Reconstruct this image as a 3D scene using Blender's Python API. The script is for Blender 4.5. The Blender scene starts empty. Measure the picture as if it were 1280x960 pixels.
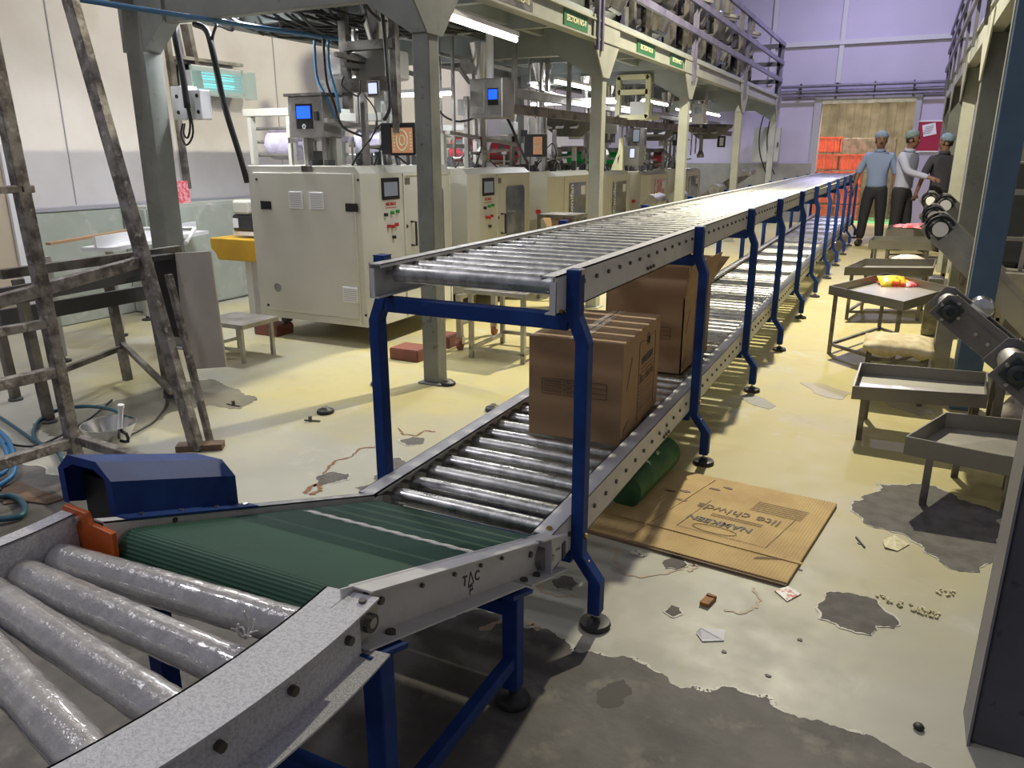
import bpy, bmesh, math, random
from mathutils import Vector, Matrix, Euler
random.seed(7)
C=bpy.context.scene.collection
R=math.radians
# ---------------------------------------------------------------- camera
H=1.40; FPX=960.7; YAW=.4609; PIT=.2897; ROL=-.0009
def cam_axes():
    f=Vector((-math.sin(YAW)*math.cos(PIT),math.cos(YAW)*math.cos(PIT),-math.sin(PIT)))
    r=Vector((math.cos(YAW),math.sin(YAW),0)); u=r.cross(f)
    return r*math.cos(ROL)+u*math.sin(ROL), -r*math.sin(ROL)+u*math.cos(ROL), f
cr,cu,cf=cam_axes()
cd=bpy.data.cameras.new('camera'); cam=bpy.data.objects.new('camera',cd); C.objects.link(cam)
m=Matrix((cr,cu,-cf)).transposed().to_4x4(); m.translation=Vector((0,0,H)); cam.matrix_world=m
cd.sensor_fit='HORIZONTAL'; cd.sensor_width=36; cd.lens=36*FPX/1280; cd.clip_start=.02; cd.clip_end=200
bpy.context.scene.camera=cam
def P(x,y,**k):
    "point of the place seen at photo coordinate x,y lying on the plane X=, Y= or Z="
    d=cf+cr*((x-640)/FPX)-cu*((y-480)/FPX); o=Vector((0,0,H))
    (a,v),=k.items(); i='XYZ'.index(a); return o+d*((v-o[i])/d[i])
# ---------------------------------------------------------------- materials
MT={}
def mat(n,col,rough=.5,metal=0,c2=None,ns=8,lo=.4,hi=.65,bump=0,bs=40,emit=0,c3=None,ns3=2,lo3=.5,hi3=.7,spec=.5,trans=0,alpha=1,coat=0,rr=0):
    m=bpy.data.materials.new(n); m.use_nodes=True; nt=m.node_tree; b=nt.nodes['Principled BSDF']
    b.inputs['Base Color'].default_value=(*col,1); b.inputs['Roughness'].default_value=rough; b.inputs['Metallic'].default_value=metal
    b.inputs['Specular IOR Level'].default_value=spec; b.inputs['Coat Weight'].default_value=coat
    if trans: b.inputs['Transmission Weight'].default_value=trans
    if alpha<1: b.inputs['Alpha'].default_value=alpha
    tc=nt.nodes.new('ShaderNodeTexCoord'); src=None
    def nz(scale,lo,hi,det=6):
        n1=nt.nodes.new('ShaderNodeTexNoise'); n1.inputs['Scale'].default_value=scale; n1.inputs['Detail'].default_value=det; n1.inputs['Roughness'].default_value=.6
        nt.links.new(tc.outputs['Object'],n1.inputs['Vector'])
        mr=nt.nodes.new('ShaderNodeMapRange'); mr.inputs[1].default_value=lo; mr.inputs[2].default_value=hi
        nt.links.new(n1.outputs['Fac'],mr.inputs[0]); return mr.outputs[0],n1
    def mix(a,bc,f):
        x=nt.nodes.new('ShaderNodeMix'); x.data_type='RGBA'
        if hasattr(a,'is_linked'): nt.links.new(a,x.inputs[6])
        else: x.inputs[6].default_value=(*a,1)
        x.inputs[7].default_value=(*bc,1); nt.links.new(f,x.inputs[0]); return x.outputs[2]
    out=col
    if c2: out=mix(out,c2,nz(ns,lo,hi)[0])
    if c3: out=mix(out,c3,nz(ns3,lo3,hi3)[0])
    if out is not col: nt.links.new(out,b.inputs['Base Color'])
    if rr:
        o,_=nz(14,.35,.65); mm=nt.nodes.new('ShaderNodeMath'); mm.operation='MULTIPLY_ADD'; nt.links.new(o,mm.inputs[0]); mm.inputs[1].default_value=rr; mm.inputs[2].default_value=rough; nt.links.new(mm.outputs[0],b.inputs['Roughness'])
    if bump:
        _,n1=nz(bs,.3,.7,4); bp=nt.nodes.new('ShaderNodeBump'); bp.inputs['Strength'].default_value=bump; bp.inputs['Distance'].default_value=.004
        nt.links.new(n1.outputs['Fac'],bp.inputs['Height']); nt.links.new(bp.outputs[0],b.inputs['Normal'])
    if emit:
        b.inputs['Emission Color'].default_value=(*col,1); b.inputs['Emission Strength'].default_value=emit
    MT[n]=m; return m
mat('frame_white',(.56,.56,.585),.42,c2=(.50,.50,.52),ns=12,bump=.12,bs=400)
mat('frame_speckle',(.62,.62,.67),.34,c2=(.47,.47,.52),ns=160,lo=.45,hi=.6,bump=.7,bs=300)
mat('blue_paint',(.010,.034,.16),.55,c2=(.014,.05,.21),ns=9,bump=.05,bs=200,spec=.22)
mat('zinc',(.60,.60,.59),.25,1,c2=(.36,.36,.35),ns=25,bump=.06,bs=160,rr=.18)
mat('zinc_dull',(.50,.50,.49),.42,1,c2=(.34,.34,.33),ns=14,bump=.1,bs=90)
mat('steel',(.46,.45,.43),.36,1,c2=(.30,.29,.27),ns=5,bump=.05,bs=60,rr=.15)
mat('steel_worn',(.25,.235,.215),.48,.8,c2=(.11,.10,.09),ns=7,lo=.45,hi=.62,bump=.1,bs=60)
mat('steel_bright',(.7,.7,.69),.22,1)
mat('bolt',(.12,.11,.10),.4,.8)
mat('brass',(.45,.33,.12),.35,1)
mat('rubber',(.018,.018,.02),.45,c2=(.04,.04,.04),ns=20,bump=.1)
mat('black_gloss',(.012,.012,.014),.25)
mat('black',(.02,.02,.022),.55)
mat('dark_grey',(.07,.07,.075),.5)
mat('ink',(.035,.035,.045),.6)
mat('ink_soft',(.17,.11,.065),.7)
mat('paint_rim',(.50,.49,.44),.5)
mat('tray_steel',(.27,.26,.235),.42,.65,c2=(.22,.21,.19),ns=3,bump=.04,bs=80)
mat('carton',(.36,.225,.125),.75,c2=(.31,.19,.10),ns=3,bump=.06,bs=200)
mat('carton_tape',(.42,.30,.19),.3,c2=(.6,.52,.4),ns=60,lo=.5,hi=.7)
mat('cream_paint',(.53,.515,.45),.38,c2=(.49,.48,.41),ns=2,coat=.1)
mat('cream_side',(.56,.54,.45),.38)
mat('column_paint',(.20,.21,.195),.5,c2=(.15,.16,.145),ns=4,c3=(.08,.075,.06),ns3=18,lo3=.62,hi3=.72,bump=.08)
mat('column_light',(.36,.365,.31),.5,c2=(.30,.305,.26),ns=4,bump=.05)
mat('beam_paint',(.34,.34,.29),.5,c2=(.28,.29,.25),ns=5,c3=(.2,.18,.12),ns3=14,lo3=.65,hi3=.75)
mat('deck_under',(.34,.37,.37),.5,c2=(.26,.29,.29),ns=3)
mat('rail_purple',(.16,.15,.22),.4,c2=(.10,.09,.14),ns=6)
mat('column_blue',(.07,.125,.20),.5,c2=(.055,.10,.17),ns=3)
mat('column_shaded',(.10,.10,.12),.5,c2=(.07,.07,.085),ns=3,c3=(.04,.04,.04),ns3=20,lo3=.62,hi3=.7)
mat('belt_green',(.006,.05,.030),.7,c2=(.009,.064,.038),ns=3,bump=.15,bs=300)
mat('orange',(.50,.10,.015),.45,c2=(.42,.08,.015),ns=8)
mat('plastic_wrap',(.33,.32,.33),.16,c2=(.44,.43,.44),ns=30,lo=.45,hi=.7,bump=1.0,bs=38,coat=1,c3=(.5,.48,.46),ns3=70,lo3=.62,hi3=.72)
mat('wall_white',(.60,.575,.57),.7,c2=(.53,.50,.48),ns=.9,lo=.45,hi=.65,c3=(.44,.39,.29),ns3=.55,lo3=.60,hi3=.78)
mat('wall_far',(.44,.41,.54),.7,c2=(.40,.38,.48),ns=.7)  # lavender cast of the far light is put into the wall colour
mat('plinth',(.40,.43,.38),.6,c2=(.33,.36,.31),ns=2,c3=(.5,.5,.46),ns3=6,lo3=.55,hi3=.7)
mat('trim_grey',(.33,.33,.37),.5)
mat('pipe_blue',(.06,.16,.30),.4)
mat('cable',(.012,.012,.014),.5)
mat('cable_blue',(.03,.20,.42),.4)
mat('hose_teal',(.02,.09,.13),.4)
mat('ladder_metal',(.30,.28,.265),.5,.45,c2=(.12,.105,.10),ns=16,lo=.42,hi=.6,c3=(.46,.44,.42),ns3=30,lo3=.58,hi3=.68,bump=.3,bs=50)
mat('wood',(.16,.10,.06),.7,c2=(.09,.06,.04),ns=12)
mat('rust',(.25,.12,.06),.8,c2=(.17,.08,.045),ns=30)
mat('rust_pale',(.42,.31,.21),.6,c2=(.46,.36,.25),ns=20)
mat('concrete',(.135,.125,.118),.7,c2=(.075,.07,.066),ns=3.5,lo=.42,hi=.62,c3=(.19,.175,.15),ns3=9,lo3=.55,hi3=.7,bump=.5,bs=25)
mat('concrete_patch',(.125,.115,.11),.8,c2=(.08,.075,.07),ns=14,bump=.5,bs=60)
mat('yellow_paint',(.50,.29,.015),.4,c2=(.42,.24,.015),ns=5)
mat('yellow_cover',(.60,.48,.13),.5,c2=(.5,.38,.1),ns=9)
mat('red_board',(.32,.012,.05),.7)
mat('paper',(.72,.72,.78),.7)
mat('label_green',(.03,.14,.05),.5)
mat('label_cream',(.62,.60,.38),.5)
mat('red',(.45,.03,.03),.4)
mat('green',(.03,.25,.05),.4)
mat('brick_red',(.22,.07,.05),.6,c2=(.15,.05,.04),ns=6)
mat('glass_dark',(.11,.12,.14),.12,c2=(.24,.25,.27),ns=4,lo=.4,hi=.7,coat=.6)
mat('grey_paint',(.36,.36,.33),.45)
mat('fabric_yellow',(.62,.55,.36),.8,c2=(.48,.38,.2),ns=16,bump=.5,bs=20)
mat('sack',(.58,.52,.50),.7,c2=(.45,.38,.36),ns=10,bump=.6,bs=18)
mat('packet_red',(.70,.07,.06),.35,c2=(.75,.62,.08),ns=22,lo=.5,hi=.53)
mat('packet_pink',(.75,.35,.38),.4,c2=(.7,.08,.1),ns=35,lo=.48,hi=.54)
mat('skin',(.20,.10,.065),.6)
mat('shirt_blue',(.20,.26,.42),.8,bump=.3,bs=20)
mat('shirt_pale',(.38,.40,.55),.8,bump=.3,bs=20)
mat('shirt_dark',(.035,.035,.05),.8,bump=.3,bs=20)
mat('trousers',(.018,.018,.026),.8)
mat('hair',(.01,.008,.008),.6)
mat('cap_cloth',(.14,.20,.30),.8,c2=(.24,.31,.42),ns=40)
mat('cap_green',(.12,.19,.19),.8,c2=(.2,.28,.28),ns=40)
mat('floor_beyond',(.10,.38,.17),.5)
mat('crate_orange',(1,.10,.03),.5,c2=(.8,.05,.02),ns=12,lo=.48,hi=.55,emit=.0)
mat('strip_pvc',(.32,.27,.16),.15,trans=0,alpha=.24,bump=.6,bs=9)
mat('tube_glow',(1,1,.98),.5,emit=14)
mat('tube_cool',(.75,.80,1),.5,emit=9)
mat('uv_glow',(.12,.75,.80),.5,emit=1.6)
mat('screen_blue',(.01,.08,.9),.3,emit=1.6)
mat('screen_pale',(.55,.6,.85),.3,emit=1.0)
mat('screen_orange',(.40,.19,.10),.3,emit=.5)
mat('screen_grey',(.18,.20,.24),.2,emit=.2)
mat('clear_plastic',(.45,.6,.6),.2,alpha=.35)
mat('white_plastic',(.7,.7,.72),.4)
mat('film',(.45,.40,.55),.3,c2=(.6,.58,.7),ns=14)
mat('film_green',(.01,.60,.12),.4)
mat('film_red',(.5,.02,.04),.4,c2=(.1,.1,.1),ns=8,lo=.5,hi=.56)
# ---------------------------------------------------------------- mesh builder
class B:
    def __init__(s): s.b=bmesh.new()
    def box(s,c,d,rot=None,bev=0):
        bm=bmesh.new(); bmesh.ops.create_cube(bm,size=1)
        bmesh.ops.scale(bm,vec=d,verts=bm.verts)
        if bev: bmesh.ops.bevel(bm,geom=bm.edges[:],offset=bev,segments=2,affect='EDGES')
        if rot is not None:
            if not isinstance(rot,Matrix): rot=Euler(rot).to_matrix()
            bmesh.ops.rotate(bm,matrix=rot,verts=bm.verts)
        bmesh.ops.translate(bm,vec=c,verts=bm.verts); s.add(bm); return s
    def bb(s,x0,x1,y0,y1,z0,z1,bev=0): return s.box(((x0+x1)/2,(y0+y1)/2,(z0+z1)/2),(abs(x1-x0),abs(y1-y0),abs(z1-z0)),None,bev)
    def add(s,bm):
        me=bpy.data.meshes.new('t'); bm.to_mesh(me); bm.free(); s.b.from_mesh(me); bpy.data.meshes.remove(me)
    def cyl(s,p0,p1,r,r2=None,seg=20,cap=True):
        p0=Vector(p0);p1=Vector(p1);d=p1-p0; bm=bmesh.new()
        bmesh.ops.create_cone(bm,cap_ends=cap,segments=seg,radius1=r,radius2=r if r2 is None else r2,depth=d.length)
        q=Vector((0,0,1)).rotation_difference(d.normalized()).to_matrix()
        bmesh.ops.rotate(bm,matrix=q,verts=bm.verts); bmesh.ops.translate(bm,vec=(p0+p1)/2,verts=bm.verts); s.add(bm); return s
    def bar(s,p0,p1,w,h,up=(0,0,1)):
        "rectangular bar between two points, w sideways, h along up"
        p0=Vector(p0);p1=Vector(p1);d=(p1-p0); L=d.length; d.normalize(); u=Vector(up); x=d.cross(u)
        if x.length<1e-4: x=d.cross(Vector((0,1,0)))
        x.normalize(); u=x.cross(d); s.box((p0+p1)/2,(w,L,h),Matrix((x,d,u)).transposed()); return s
    def tube(s,pts,r,seg=8,smooth=3):
        pts=[Vector(p) for p in pts]
        if smooth and len(pts)>2:
            q=[]; n=len(pts)
            for i in range(n-1):
                p0=pts[max(i-1,0)];p1=pts[i];p2=pts[i+1];p3=pts[min(i+2,n-1)]
                for k in range(smooth+1):
                    t=k/(smooth+1); q.append(.5*((2*p1)+(-p0+p2)*t+(2*p0-5*p1+4*p2-p3)*t*t+(-p0+3*p1-3*p2+p3)*t**3))
            q.append(pts[-1]); pts=q
        rings=[];n=len(pts); ref=None
        for i,p in enumerate(pts):
            d=(pts[min(i+1,n-1)]-pts[max(i-1,0)]).normalized()
            if ref is None: ref=d.orthogonal().normalized()
            ref=(ref-d*ref.dot(d)).normalized(); v=d.cross(ref)
            rings.append([s.b.verts.new(p+(ref*math.cos(a)+v*math.sin(a))*r) for a in [2*math.pi*k/seg for k in range(seg)]])
        for i in range(n-1):
            for k in range(seg): s.b.faces.new((rings[i][k],rings[i][(k+1)%seg],rings[i+1][(k+1)%seg],rings[i+1][k]))
        s.b.faces.new(rings[0][::-1]); s.b.faces.new(rings[-1]); return s
    def prism(s,pts,v):
        "polygon (list of 3-D points) extruded by vector v"
        v=Vector(v); a=[s.b.verts.new(Vector(p)) for p in pts]; b=[s.b.verts.new(Vector(p)+v) for p in pts]; n=len(pts)
        s.b.faces.new(a); s.b.faces.new(b[::-1])
        for i in range(n): s.b.faces.new((a[i],b[i],b[(i+1)%n],a[(i+1)%n]))
        return s
    def loft(s,ra,rb,cap=True):
        a=[s.b.verts.new(Vector(p)) for p in ra]; b=[s.b.verts.new(Vector(p)) for p in rb]; n=len(a)
        for i in range(n): s.b.faces.new((a[i],a[(i+1)%n],b[(i+1)%n],b[i]))
        if cap: s.b.faces.new(a[::-1]); s.b.faces.new(b)
        return s
    def lathe(s,prof,o=(0,0,0),ax=(0,0,1),seg=24):
        o=Vector(o); q=Vector((0,0,1)).rotation_difference(Vector(ax).normalized()).to_matrix(); rs=[]
        for r,z in prof: rs.append([s.b.verts.new(o+q@Vector((r*math.cos(2*math.pi*k/seg),r*math.sin(2*math.pi*k/seg),z))) for k in range(seg)])
        for i in range(len(rs)-1):
            for k in range(seg): s.b.faces.new((rs[i][k],rs[i][(k+1)%seg],rs[i+1][(k+1)%seg],rs[i+1][k]))
        if prof[0][0]>1e-5: s.b.faces.new(rs[0][::-1])
        if prof[-1][0]>1e-5: s.b.faces.new(rs[-1])
        return s
    def o(s,name,m,parent=None,smooth=False,bev=0,sub=0,**tg):
        bmesh.ops.remove_doubles(s.b,verts=s.b.verts,dist=1e-6)
        bmesh.ops.recalc_face_normals(s.b,faces=s.b.faces)
        me=bpy.data.meshes.new(name); s.b.to_mesh(me); s.b.free()
        ob=bpy.data.objects.new(name,me); C.objects.link(ob); me.materials.append(MT[m])
        if smooth:
            for p in me.polygons: p.use_smooth=True
            if smooth!='all':
                md=ob.modifiers.new('es','EDGE_SPLIT'); md.split_angle=R(38)
        if bev:
            md=ob.modifiers.new('bv','BEVEL'); md.width=bev; md.segments=2; md.limit_method='ANGLE'; md.angle_limit=R(40)
        if sub: md=ob.modifiers.new('ss','SUBSURF'); md.levels=sub; md.render_levels=sub
        if parent is not None: par(ob,parent)
        else: centre(ob)
        for k,v in tg.items(): ob[k]=v
        return ob
def centre(ob):
    me=ob.data
    if not me.vertices: return
    xs=[v.co.x for v in me.vertices]; ys=[v.co.y for v in me.vertices]; zs=[v.co.z for v in me.vertices]
    c=Vector(((min(xs)+max(xs))/2,(min(ys)+max(ys))/2,min(zs))); me.transform(Matrix.Translation(-c)); ob.location=c
def wm(o):
    m=Matrix.LocRotScale(o.location,o.rotation_euler,o.scale)
    return wm(o.parent)@o.matrix_parent_inverse@m if o.parent else m
def par(ob,p): ob.parent=p; ob.matrix_parent_inverse=wm(p).inverted()
def thing(name,label,cat,loc=(0,0,0),group=None):
    o=bpy.data.objects.new(name,None); C.objects.link(o); o.empty_display_size=.1; o.location=loc; o['label']=label; o['category']=cat
    if group: o['group']=group
    return o
def tag(o,label,cat,group=None,kind=None):
    o['label']=label; o['category']=cat
    if group: o['group']=group
    if kind: o['kind']=kind
    return o
def struct(o): o['kind']='structure'; return o
def dup(root,loc=None,label=None,rotz=None):
    r=root.copy(); C.objects.link(r)
    if loc is not None: r.location=loc
    if rotz is not None: r.rotation_euler=(0,0,rotz)
    if label: r['label']=label
    for ch in list(root.children):
        c=ch.copy(); C.objects.link(c); c.parent=r; c.matrix_parent_inverse=ch.matrix_parent_inverse.copy()
        for g in ch.children:
            d=g.copy(); C.objects.link(d); d.parent=c; d.matrix_parent_inverse=g.matrix_parent_inverse.copy()
    return r
def text(s,size,m,origin,right,up,parent,name='lettering',ext=.0006,align='CENTER',shear=0,bold=0):
    "flat lettering lying in the plane of right and up"
    cu_=bpy.data.curves.new('t','FONT'); cu_.body=s; cu_.size=size; cu_.extrude=ext; cu_.align_x=align; cu_.align_y='CENTER'; cu_.shear=shear; cu_.offset=bold
    t=bpy.data.objects.new('t',cu_); C.objects.link(t); bpy.context.view_layer.update()
    me=bpy.data.meshes.new_from_object(t.evaluated_get(bpy.context.evaluated_depsgraph_get())); bpy.data.objects.remove(t); bpy.data.curves.remove(cu_)
    x=Vector(right).normalized(); y=Vector(up).normalized(); z=x.cross(y)
    mm=Matrix((x,y,z)).transposed().to_4x4(); mm.translation=Vector(origin); me.transform(mm)
    ob=bpy.data.objects.new(name,me); C.objects.link(ob); me.materials.clear(); me.materials.append(MT[m]); par(ob,parent); return ob
def jag(pts,amp=.02,step=.03,seed=1,closed=True):
    rnd=random.Random(seed); q=[Vector(p) for p in pts]
    if closed: q.append(q[0])
    for it in range(7):
        out=[]; 
        for i in range(len(q)-1):
            a,b=q[i],q[i+1]; out.append(a); d=b-a
            if d.length>.012: out.append((a+b)/2+Vector((-d.y,d.x)).normalized()*rnd.uniform(-1,1)*min(d.length*.20,amp*1.6))
        out.append(q[-1]); q=out
    return q[:-1] if closed else q
def jag_old(pts,amp=.02,step=.03,seed=1,closed=True):
    rnd=random.Random(seed); out=[]; n=len(pts)
    for i in range(n if closed else n-1):
        a=Vector(pts[i]);b=Vector(pts[(i+1)%n]); k=max(1,int((b-a).length/step)); nn=Vector((-(b-a).y,(b-a).x)).normalized(); w=0
        for j in range(k):
            w=.55*w+rnd.uniform(-1,1)*amp
            out.append(a.lerp(b,j/k)+nn*(w if j else w*.3))
    return out
def flat(pts,z,m,name,parent,h=.0012):
    b=B(); b.prism([(p[0],p[1],z) for p in pts],(0,0,h)); o=b.o(name,m,parent); return o
def blob(cx,cy,rx,ry,seed,n=26,j=.22):
    rnd=random.Random(seed); ph=[rnd.uniform(0,6.28) for _ in range(4)]
    o=[]
    for k in range(n):
        a=2*math.pi*k/n; r=1+j*(.5*math.sin(2*a+ph[0])+.4*math.sin(3*a+ph[1])+.3*math.sin(5*a+ph[2]))+rnd.uniform(-.05,.05)
        o.append(Vector((cx+rx*r*math.cos(a),cy+ry*r*math.sin(a))))
    return o
def floor_mat():
    m=mat('floor_paint',(.42,.41,.35),.36,bump=.10,bs=30,spec=.3); nt=m.node_tree; b=nt.nodes['Principled BSDF']; N=nt.nodes.new; K=nt.links.new
    tc=N('ShaderNodeTexCoord'); g=N('ShaderNodeNewGeometry'); sp=N('ShaderNodeSeparateXYZ'); K(g.outputs['Position'],sp.inputs[0])
    def noise(s,d=7,r=.6,dist=0):
        n=N('ShaderNodeTexNoise'); n.inputs['Scale'].default_value=s; n.inputs['Detail'].default_value=d; n.inputs['Roughness'].default_value=r; n.inputs['Distortion'].default_value=dist; K(g.outputs['Position'],n.inputs['Vector']); return n.outputs['Fac']
    def mr(x,a,c,lo=0,hi=1):
        n=N('ShaderNodeMapRange'); n.inputs[1].default_value=a; n.inputs[2].default_value=c; n.inputs[3].default_value=lo; n.inputs[4].default_value=hi; K(x,n.inputs[0]); return n.outputs[0]
    def add(a,c):
        n=N('ShaderNodeMath'); n.operation='ADD'; K(a,n.inputs[0]); K(c,n.inputs[1]); return n.outputs[0]
    def mix(a,c,f):
        x=N('ShaderNodeMix'); x.data_type='RGBA'
        if isinstance(a,tuple): x.inputs[6].default_value=(*a,1)
        else: K(a,x.inputs[6])
        x.inputs[7].default_value=(*c,1); K(f,x.inputs[0]); return x.outputs[2]
    # yellower blotches along the line, weaker towards the near end and the left side
    yellow_mask=mr(add(add(noise(.55,8,.62,.6),mr(sp.outputs[1],1.9,3.6,-.22,.10)),mr(sp.outputs[0],-4.6,-2.9,-.13,0)),.36,.58)
    c=mix((.38,.375,.325),(.47,.415,.205),yellow_mask)
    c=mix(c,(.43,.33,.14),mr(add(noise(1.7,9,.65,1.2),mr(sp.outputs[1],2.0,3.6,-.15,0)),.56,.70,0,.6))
    c=mix(c,(.30,.27,.20),mr(noise(3.1,9,.7,.8),.60,.74,0,.5)); c=mix(c,(.50,.49,.45),mr(noise(2.3,8,.7,.5),.57,.68,0,.55))
    K(c,b.inputs['Base Color']); K(mr(noise(6),.3,.7,.38,.56),b.inputs['Roughness'])
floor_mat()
mat('concrete_dark',(.06,.055,.05),.7); mat('concrete_pale',(.26,.26,.24),.6); mat('door_beige',(.50,.42,.32),.6)
mat('plinth_dark',(.20,.20,.19),.7,c2=(.26,.25,.22),ns=3); mat('trim_light',(.45,.46,.50),.5); mat('wall_beyond',(.10,.09,.06),.8,c2=(.30,.28,.20),ns=2.5)
mat('lacing_white',(.62,.62,.62),.5); mat('cardboard_sun',(.58,.42,.19),.8,c2=(.48,.33,.15),ns=5)
mat('film_green_dark',(.02,.10,.035),.5,c2=(.05,.16,.06),ns=9); mat('steel_plate',(.46,.42,.375),.5,.3,c2=(.52,.48,.43),ns=5,c3=(.09,.075,.05),ns3=9,lo3=.66,hi3=.74)
mat('packet_yellow',(.80,.62,.05),.35,c2=(.75,.10,.04),ns=9,lo=.52,hi=.56); mat('steel_incline',(.22,.215,.22),.45,.5,c2=(.16,.155,.16),ns=5)
mat('belt_pale',(.40,.42,.46),.5); mat('bearing_dark',(.025,.035,.04),.45); mat('wood_orange',(.38,.17,.04),.7,c2=(.2,.09,.03),ns=40)
mat('packet_print',(.7,.7,.68),.5,c2=(.5,.08,.08),ns=60,lo=.52,hi=.56); mat('packet_cream',(.70,.66,.45),.6,c2=(.5,.45,.25),ns=60); mat('paint_flake',(.55,.52,.42),.5,c2=(.08,.07,.06),ns=60,lo=.55,hi=.6)
mat('column_lit_side',(.20,.20,.22),.45)
mat('wet_floor',(.23,.22,.165),.22,c2=(.17,.16,.12),ns=3)
mat('tan_stain',(.34,.31,.22),.4,c2=(.40,.36,.24),ns=4)
mat('tray_floor_steel',(.50,.48,.44),.35,.6,c2=(.42,.40,.37),ns=4)
# ================================================================ SETTING
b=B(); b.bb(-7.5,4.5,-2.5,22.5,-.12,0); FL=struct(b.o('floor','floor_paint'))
def fpart(o,lab=None):
    if lab: o['label']=lab
    return o
edge=[(-7.4,1.95),(-3.4,2.0),(-2.9,1.90),(-2.0,1.80),(-1.22,1.78),(-.955,1.90),(-.80,1.88),(-.6,1.84),(-.43,1.83),(-.39,1.80),(-.24,1.866),(-.1,1.824),(0,1.825),(.17,1.794),(.30,1.77),(.9,1.75),(2,1.8),(4.4,1.8)]
je=jag([Vector(p) for p in edge],.022,.035,3,closed=False)
flat([(4.4,-2.4),(-7.4,-2.4)]+[tuple(v) for v in je],.0003,'concrete','bare_concrete',FL,.0012)
def patch(px,seed,amp=.012,m='concrete_patch',name='bare_patch'):
    pts=[P(x,y,Z=0).xy for x,y in px]; J=jag([Vector(p) for p in pts],amp,.03,seed)
    if m=='concrete_patch': rim(J,seed)
    return flat([tuple(v) for v in J],.0004,m,name,FL)
def rim(J,seed,closed=True,wd=.0035):
    rnd=random.Random(seed); b=B(); n=len(J); w=[rnd.random() for _ in range(n)]; w=[sum(w[(i+k)%n] for k in range(-3,4))/7 for i in range(n)]; w=[max(0,x-.40)*5*wd for x in w]
    for i in range(n if closed else n-1):
        a,c=J[i],J[(i+1)%n]; d=(c-a); 
        if d.length<1e-5: continue
        nn=Vector((-d.y,d.x)).normalized(); wa,wb=w[i]+1e-4,w[(i+1)%n]+1e-4
        b.b.faces.new([b.b.verts.new((v.x,v.y,.00185)) for v in (a-nn*wa,c-nn*wb,c+nn*wb,a+nn*wa)])
    b.o('paint_rim','paint_rim',FL)
rim(je,77,False,.006)
patch([(1020,760),(1032,741),(1060,741),(1098,752),(1125,780),(1118,786),(1095,783),(1088,795),(1050,785),(1024,774)],1,.006)
patch([(1064,636),(1078,625),(1097,615),(1096,604),(1140,605),(1170,608),(1200,625),(1250,640),(1255,690),(1225,716),(1190,712),(1165,695),(1130,668),(1086,657)],2,.010)
patch([(829,764),(838,757),(850,760),(853,768),(840,772)],3,.004)
patch([(395,597),(412,590),(437,592),(436,600),(418,604),(400,606)],4,.005)
patch([(498,551),(515,546),(531,549),(528,555),(508,557)],5,.004)
patch([(468,600),(480,575),(500,572),(514,582),(505,600),(490,606)],6,.006)
patch([(444,610),(462,606),(466,611),(450,613)],7,.003)
patch([(688,728),(700,720),(716,722),(722,730),(712,738),(694,738)],8,.004)
patch([(828,704),(838,696),(855,698),(860,706),(850,712),(832,711)],9,.003)
patch([(745,868),(760,855),(780,850),(790,865),(780,880),(752,886)],10,.01,'concrete_dark','oil_stain')
patch([(935,492),(955,498),(970,508),(960,512),(938,505),(926,498)],11,.004,'concrete_pale','grey_patch')  # grey patch reaching right from a stand foot
patch([(228,478),(262,474),(322,499),(300,512),(262,506),(215,515),(190,530),(150,545),(60,545),(40,530),(110,508),(160,497)],21,.008,'wet_floor','wet_patch')
patch([(1000,478),(1030,480),(1064,492),(1050,500),(1024,494)],22,.006,'tan_stain','tan_stain')
patch([(1095,492),(1140,497),(1170,515),(1150,520),(1110,508)],23,.006,'tan_stain','tan_stain')
def ring(px,w,seed,m='rust',name='rust_stain'):
    pts=[P(x,y,Z=0).xy for x,y in px]; rnd=random.Random(seed); q=[]
    for i in range(len(pts)-1):
        for k in range(6): q.append(pts[i].lerp(pts[i+1],k/6)+Vector((rnd.uniform(-.006,.006),rnd.uniform(-.006,.006))))
    q.append(pts[-1]); L=[];Rr=[]
    for i,p in enumerate(q):
        d=(q[min(i+1,len(q)-1)]-q[max(i-1,0)]).normalized(); nn=Vector((-d.y,d.x)); ww=w*rnd.uniform(.25,1)
        L.append(p+nn*ww);Rr.append(p-nn*ww*.5)
    b=B()
    for i in range(len(q)-1):
        vs=[b.b.verts.new((v.x,v.y,.0016)) for v in (L[i],L[i+1],Rr[i+1],Rr[i])]; b.b.faces.new(vs)
    return b.o(name,m,FL)
ring([(470,559),(450,560),(438,572),(418,576),(405,590),(400,600)],.012,1)
ring([(382,617),(390,608),(400,606),(398,614),(386,618)],.02,2)
ring([(545,540),(530,538),(520,545),(505,543),(498,535)],.01,3)
ring([(772,683),(767,700),(775,716),(800,722),(840,716),(862,706),(875,708),(860,714)],.010,4,'rust_pale')
ring([(672,728),(676,740),(700,746),(720,745)],.009,5,'rust_pale')
ring([(940,735),(950,750),(942,760),(925,768),(905,762)],.010,6,'rust_pale')
ring([(600,790),(620,780),(640,776),(664,781),(672,789)],.02,8,'rust_pale')
for x,y in [(1075,680),(870,690),(960,845),(1000,800),(905,815),(890,640),(1180,500),(320,500),(340,440)]:
    p=P(x,y,Z=0); flat(blob(p.x,p.y,.008,.006,int(x)),.0004,'black','dirt_speck',FL,.002)
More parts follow.
